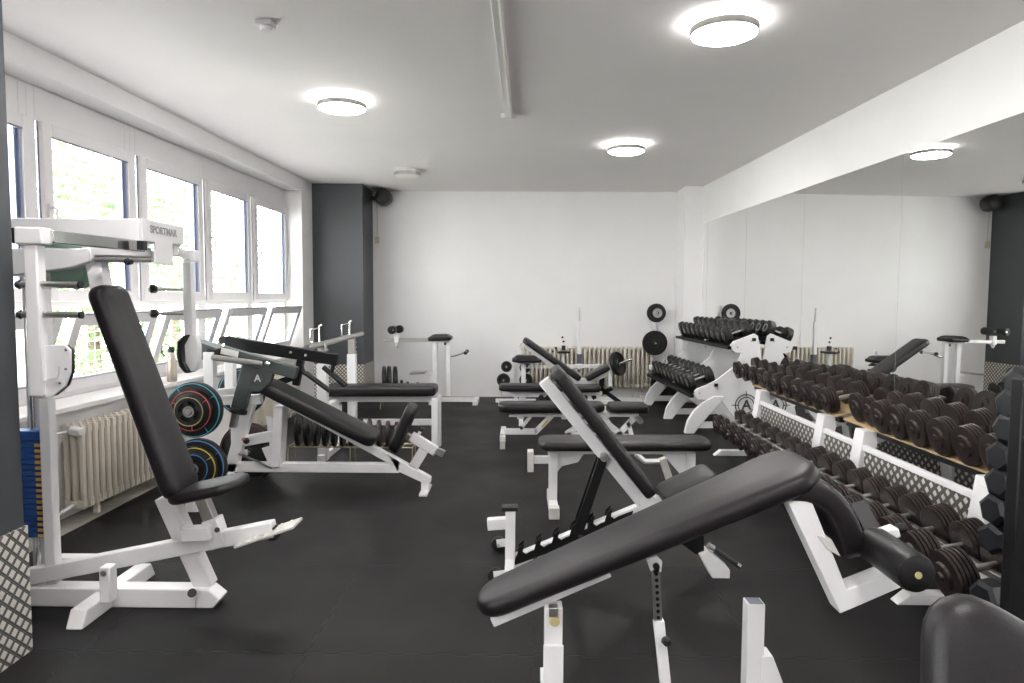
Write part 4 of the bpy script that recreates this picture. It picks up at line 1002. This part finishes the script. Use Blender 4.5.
# ======== machine cropped at the lower right: post and large pad
t = thing('preacher_bench', (.85, 1.5, 0), 'dark rounded pad cut off by the lower right corner, with a white open post', 'bench')
pp = P(754, 601, 2.35); x, y = pp.x, 2.35
MB().beam((x, y, .0), (x, y, pp.z), .06, .06).build('post', 'white', t, .003)
MB().beam((x, y, pp.z-.004), (x, y, pp.z+.002), .048, .048).build('post_cap', 'seal', t)
MB().prism([(x+.02, y, .05), (x+.02, y, .20), (x+.06, y, .20), (x+.12, y, .05)], .07, YN).build('post_gusset', 'white', t, .003)
MB().beam((x, y, .025), (1.0, 1.28, .025), .05, .05).build('base_rail', 'white', t, .003)
b = Vector((.935, 1.32, .84)); wd = Vector((.85, -.16, -.46)).normalized(); Ld = Vector((-.15, -.30, -.90)).normalized()
nb = Ld.cross(wd).normalized(); nb = nb if nb.y < 0 else -nb
MB().pad(b+Ld*.42, b, wd, .33, .09, rc=.13, re=.045, nrm=nb).build('arm_pad', 'vinyl', t)
MB().beam(b+Ld*.2-nb*.03, (1.0, 1.30, .04), .05, .05).build('pad_post', 'white', t, .003)
# ======== far dumbbell rack (two tiers, curved plate frames)
def fyx(y): return .046*(y-7.3)*-1.0
t = thing('dumbbell_rack', (2.1, 8.2, 0), 'white two-tier dumbbell rack with curved plate frames in the back right corner', 'rack', 'dumbbell racks along the mirror')
Y0 = 7.28; q = Q(Y0)
plate = [(697, 399), (694.5, 396), (694.5, 391), (697, 388.5), (706, 385), (716, 380), (727, 371.5), (736, 364), (741, 353), (736, 353), (731.5, 350), (730, 345), (733, 341.5), (754, 333.5), (757.5, 336), (759, 345), (761, 358), (764.5, 372), (766.5, 400), (768, 434), (752, 434), (738, 424), (722, 402)]
leg = [(684, 434.5), (693.5, 434.5), (698, 427), (708, 415), (719, 403), (723, 396), (713, 396), (702, 402.5), (693, 411), (687, 421)]
rleg = [(716, 400), (726, 399), (741, 420), (741, 434.5), (734, 434.5)]
brace = [(702, 421.5), (742, 421.5), (742, 428), (698, 428)]
def shift(pts, y):
    o = []
    for u, v in pts: p = q(u, v); o.append((p.x+fyx(y), y, max(p.z, 0.0)))
    return o
for k, y in enumerate((Y0, 8.15, 9.2)):
    fr = MB().prism(shift(plate, y), .035, YN).build('side_plate', 'white', t, .004)
    MB().prism(shift(leg, y), .06, YN).build('curved_leg', 'white', t, .005)
    MB().prism(shift(brace, y), .03, YN).build('foot_brace', 'white', t, .003)
    if k == 0:
        c = q(745.5, 405)-YN*.0185
        lg = MB().ring(c, (0, -1, 0), .115, .011, .003, 40).build('crosshair_ring', 'logo', fr)
        MB().ring(c, (0, -1, 0), .085, .010, .003, 40).build('crosshair_ring', 'logo', fr)
        for dx, dz in ((1, 0), (-1, 0), (0, 1), (0, -1)):
            MB().beam(c+Vector((dx, 0, dz))*.085-YN*.001, c+Vector((dx, 0, dz))*.155-YN*.001, .004, .009, up=YN if dx == 0 else ZN).build('crosshair_tick', 'logo', fr)
        text_mesh('A', .15, c-YN*.003+XN*.004, XN, ZN, 'logo', 'letter_mark', fr, .001, .003)
        for u, v in ((699, 393), (717, 388), (737, 347), (751, 341)): MB().cyl(q(u, v)-YN*.022, q(u, v)-YN*.016, .010, 10).build('bolt', 'steel', fr)
lo_f, lo_r = (1.845, .435), (2.10, .555); up_f, up_r = (2.23, .955), (2.49, 1.045)
for (x, z) in (lo_f, lo_r, up_f, up_r):
    MB().beam((x+fyx(7.25), 7.25, z-.03), (x+fyx(9.28), 9.28, z-.03), .04, .035).build('shelf_rail', 'black', t, .003)
for nm, (x0, z0), (x1, z1), zz in (('shelf', lo_f, lo_r, -.012), ('shelf', up_f, up_r, -.012)):
    m = MB(); m.hexa([(x0+fyx(7.3), 7.3, z0+zz-.006), (x1+fyx(7.3), 7.3, z1+zz-.006), (x1+fyx(9.2), 9.2, z1+zz-.006), (x0+fyx(9.2), 9.2, z0+zz-.006)],
                     [(x0+fyx(7.3), 7.3, z0+zz), (x1+fyx(7.3), 7.3, z1+zz), (x1+fyx(9.2), 9.2, z1+zz), (x0+fyx(9.2), 9.2, z0+zz)]); m.build(nm, 'black', t)
nth = ['first', 'second', 'third', 'fourth', 'fifth', 'sixth', 'seventh', 'eighth', 'ninth', 'tenth', 'eleventh', 'twelfth', 'thirteenth', 'fourteenth', 'fifteenth', 'sixteenth', 'seventeenth', 'eighteenth', 'nineteenth']
# one far-rack dumbbell with its parts, then copies
ux = Vector((.94, 0, .34)).normalized()
proto = None
def far_db(o, label, group):
    global proto
    if proto is None:
        proto = thing('dumbbell', o, label, 'dumbbell', group); o = Vector(o)
        for s in (-1, 1):
            m = MB(); m.lathe([(0, 0), (0, .06), (.008, .082), (.014, .092), (.066, .095), (.078, .086), (.083, .03), (.083, 0)], o+ux*s*.150, ux*-s, 18); hd = m.build('head', 'iron2', proto)
            MB().ring(o+ux*s*.150, ux*s, .040, .010, .003, 18).build('rim', 'steel', hd)
        MB().lathe([(-.068, .014), (0, .017), (.068, .014)], o, ux, 10).build('handle', 'chrome', proto)
        return proto
    c = copy_tree(proto); c.location = o; c['label'] = label; c['group'] = group; return c
nu = 10
for i in range(nu):
    y = 7.42+i*.187; xm = (up_f[0]+up_r[0])/2+fyx(y); zm = (up_f[1]+up_r[1])/2+.086
    c = far_db((xm, y, zm), 'black and chrome dumbbell on the upper tier of the far rack, %s from the front' % nth[i], 'dumbbells on the upper tier of the far rack')
nl = 9
for i in range(nl):
    y = 7.42+i*.187; xm = (lo_f[0]+lo_r[0])/2+fyx(y); zm = (lo_f[1]+lo_r[1])/2+.086
    far_db((xm, y, zm), 'black and chrome dumbbell on the lower tier of the far rack, %s from the front' % nth[i], 'dumbbells on the lower tier of the far rack')
y = 7.42+nl*.187; xm = (lo_f[0]+lo_r[0])/2+fyx(y); zm = (lo_f[1]+lo_r[1])/2+.055
t2 = thing('hex_dumbbell', (xm, y, zm), 'grey hexagonal dumbbell at the back end of the lower tier of the far rack', 'dumbbell')
for s in (-1, 1): MB().lathe([(0, .05), (.01, .068), (.085, .068), (.095, .05)], Vector((xm, y, zm))+ux*s*.165, ux*-s, 6).build('head', 'greyhex', t2, 0, False)
MB().cyl(Vector((xm, y, zm))-ux*.08, Vector((xm, y, zm))+ux*.08, .015).build('handle', 'chrome', t2)

# ======== long dumbbell rack along the mirror (two tiers)
t = thing('dumbbell_rack', (2.1, 4.6, 0), 'long two-tier rack with checker plate panels along the mirror, full of brown iron dumbbells', 'rack', 'dumbbell racks along the mirror')
UF, UR = Vector((2.23, 0, .72)), Vector((2.47, 0, .775)); LF, LR = Vector((1.77, 0, .31)), Vector((2.04, 0, .375))
def L2(v, y): return Vector((v.x, y, v.z))
ys = (6.25, 4.95, 4.38, 3.20)
for k in (0, 2):
    ya, yb = ys[k+1]-.12, ys[k]+.35
    if k == 2: ya = 2.66
    rd = .098
    # upper shelf board, tilted, with white front lip
    m = MB(); z = -rd-.012
    A_, B_ = UF+Vector((.03, 0, z)), UR+Vector((.06, 0, z+.01))
    m.hexa([L2(A_, ya), L2(B_, ya), L2(B_, yb), L2(A_, yb)], [L2(A_, ya)+ZN*.012, L2(B_, ya)+ZN*.012, L2(B_, yb)+ZN*.012, L2(A_, yb)+ZN*.012]); m.build('upper_shelf', 'shelf', t)
    for v in (UF, UR): MB().beam(L2(v+Vector((.07 if v is UF else .0, 0, z-.02)), ya), L2(v+Vector((.07 if v is UF else .0, 0, z-.02)), yb), .04, .035).build('shelf_rail', 'black', t, .003)
    for v, e in ((LF, .10), (LR, -.10)): MB().beam(L2(v+Vector((e, 0, -.035+.1*e)), ya), L2(v+Vector((e, 0, -.035+.1*e)), yb-.1), .03, .03).build('lower_rail', 'steel', t, .003)
for y in ys:
    MB().hexa([(2.13, y-.06, .12), (2.225, y-.06, .12), (2.225, y+.06, .12), (2.13, y+.06, .12)], [(2.20, y-.06, .61), (2.30, y-.06, .61), (2.30, y+.06, .61), (2.20, y+.06, .61)]).build('post', 'white', t, .004)
    MB().prism([(2.19, y, .57), (2.50, y, .64), (2.50, y, .60), (2.26, y, .50)], .05, YN).build('upper_arm', 'white', t, .003)
    MB().prism([(1.84, y, .27), (2.2, y, .32), (2.2, y, .25), (1.86, y, .20)], .05, YN).build('lower_arm', 'white', t, .003)
    MB().prism([(1.80, y, 0), (1.86, y, .05), (2.35, y, .05), (2.42, y, 0)], .07, YN).build('foot', 'white', t, .004)
    MB().beam((2.17, y, .02), (2.17, y, .15), .07, .07).build('lower_post', 'white', t, .003)
for k, (ya, yb) in enumerate(((5.0, 6.2), (4.43, 4.90), (3.25, 4.33))):
    pn = MB().box(2.205, 2.215, ya, yb, .10, .50).build('checker_panel', 'treadR', t)
    MB().box(2.195, 2.225, ya, yb, .485, .52).build('panel_rail', 'white', t, .003); MB().box(2.195, 2.225, ya, yb, .08, .11).build('panel_rail', 'white', t, .003)
ua = Vector((.974, 0, .225)).normalized()
protos = {}
def near_db(y, F_, R_, r, n, th, label, group):
    o = (F_+R_)/2; o = Vector((o.x, y, o.z-.098+r)); key = (r, n, th)
    a = (R_-F_); a.normalize()
    if key not in protos: protos[key] = round_dumbbell(o, a, r, n, th, .13, label, group); return
    c = copy_tree(protos[key]); c.location = o; c['label'] = label; c['group'] = group; c.rotation_euler = (0, 0, random.uniform(-.05, .05))
yu = [7.02, 6.78, 6.53, 6.29, 6.07, 5.87, 5.65, 5.44, 5.26, 5.08, 4.92, 4.54, 4.37, 4.19, 4.00, 3.80, 3.59, 3.38, 3.17]
for i, y in enumerate(yu):
    n, r = (3, .088) if i < 4 else (4, .094) if i < 11 else (2, .098) if i < 13 else (4, .102)
    w = '%s from its far end' % nth[i] if i < 11 else '%s after the gap' % nth[i-11]
    near_db(y, UF, UR, r, n, .020 if i < 13 else .018, 'round iron dumbbell on the upper tier of the long rack, %s' % w, 'dumbbells on the upper tier of the long rack')
yl = [6.10, 5.90, 5.70, 5.50, 5.30, 5.10, 4.91, 4.72, 4.53, 4.34, 4.15, 3.96, 3.77, 3.58, 3.39, 3.19, 2.98, 2.76]
for i, y in enumerate(yl):
    n, r = (4, .090) if i < 8 else (5, .095) if i < 14 else (5, .104)
    w = '%s from its far end' % nth[i] if i < 10 else '%s from its near end' % nth[len(yl)-1-i]
    near_db(y, LF, LR, r, n, .018, 'thick iron dumbbell on the lower tier of the long rack, %s' % w, 'dumbbells on the lower tier of the long rack')

# ======== hex dumbbell tower at the right edge
t = thing('dumbbell_tower', (1.98, 2.55, 0), 'black upright rack holding hex dumbbells at the right edge of the photo', 'rack')
ty = 2.42
m = MB(); m.beam((1.71, ty-.15, .05), (1.71, ty-.15, 1.19), .11, .06); m.build('upright', 'black', t, .006)
m = MB(); m.beam((1.96, ty+.15, .05), (1.96, ty+.15, 1.17), .10, .05); m.build('upright', 'black', t, .006)
MB().prism([(1.80, ty-.15, 0), (1.80, ty-.15, .05), (1.80, ty+.35, .05), (1.80, ty+.35, 0)], .4, XN).build('base', 'black', t, .006) if False else MB().box(1.64, 2.12, ty-.18, ty+.19, 0, .05).build('base', 'black', t, .006)
hz = [1.155, 1.075, .985, .885, .79, .69, .585, .37]
hx = [1.755, 1.735, 1.73, 1.705, 1.705, 1.695, 1.685, 1.67]
ht = thing('hex_dumbbell', (0, 0, 0), '', 'dumbbell', 'hex dumbbells on the black tower')
for s in (-1, 1): MB().lathe([(0, .042), (.010, .058), (.075, .060), (.083, .045)], Vector((s*.135, 0, 0)), (-s, 0, 0), 6).build('head', 'hex', ht, 0, False)
MB().cyl((-.06, 0, 0), (.06, 0, 0), .015).build('handle', 'chrome', ht)
hl = ['topmost of the stack', 'second from the top', 'third from the top', 'fourth from the top', 'fifth from the top', 'sixth from the top', 'seventh from the top', 'lowest of the stack']
for i, (z, x) in enumerate(zip(hz, hx)):
    c = ht if i == 0 else copy_tree(ht)
    c.location = (x+.145, ty+.05, z); c['label'] = 'black hex dumbbell on the tower at the right edge, '+hl[i]; c.rotation_euler = (random.uniform(0, .5), 0, random.uniform(.15, .35))
    MB().beam((x+.105, ty+.10, z-.045), (2.0, ty+.15, z-.05), .02, .015).build('cradle', 'steel', t, .002)
    MB().beam((x+.175, ty-.01, z-.045), (1.73, ty-.12, z-.052), .02, .015).build('cradle', 'steel', t, .002)
#--LIGHT AND CAMERA
W = bpy.data.worlds.new('world'); bpy.context.scene.world = W; W.use_nodes = True
bg = W.node_tree.nodes['Background']; bg.inputs[0].default_value = (1.0, .975, .99, 1); bg.inputs[1].default_value = 13.0
cam = bpy.data.cameras.new('camera'); co = bpy.data.objects.new('camera', cam); C.objects.link(co)
cam.sensor_width = 36; cam.lens = F/1024*36; cam.clip_end = 200; cam.clip_start = .05
R4 = Matrix((( RM[0][0], RM[0][2], -RM[0][1]), (RM[1][0], RM[1][2], -RM[1][1]), (RM[2][0], RM[2][2], -RM[2][1]))).to_4x4()
co.matrix_world = Matrix.Translation((0, 0, CH)) @ R4
sc = bpy.context.scene; sc.camera = co
sc.view_settings.view_transform = 'Standard'; sc.view_settings.look = 'None'; sc.view_settings.gamma = 1
sc.view_settings.use_curve_mapping = False; sc.view_settings.exposure = 0.95
sc.cycles.use_denoising = True; sc.cycles.max_bounces = 12; sc.cycles.diffuse_bounces = 6; sc.cycles.glossy_bounces = 5; sc.cycles.transparent_max_bounces = 12
sc.cycles.sample_clamp_indirect = 6.0
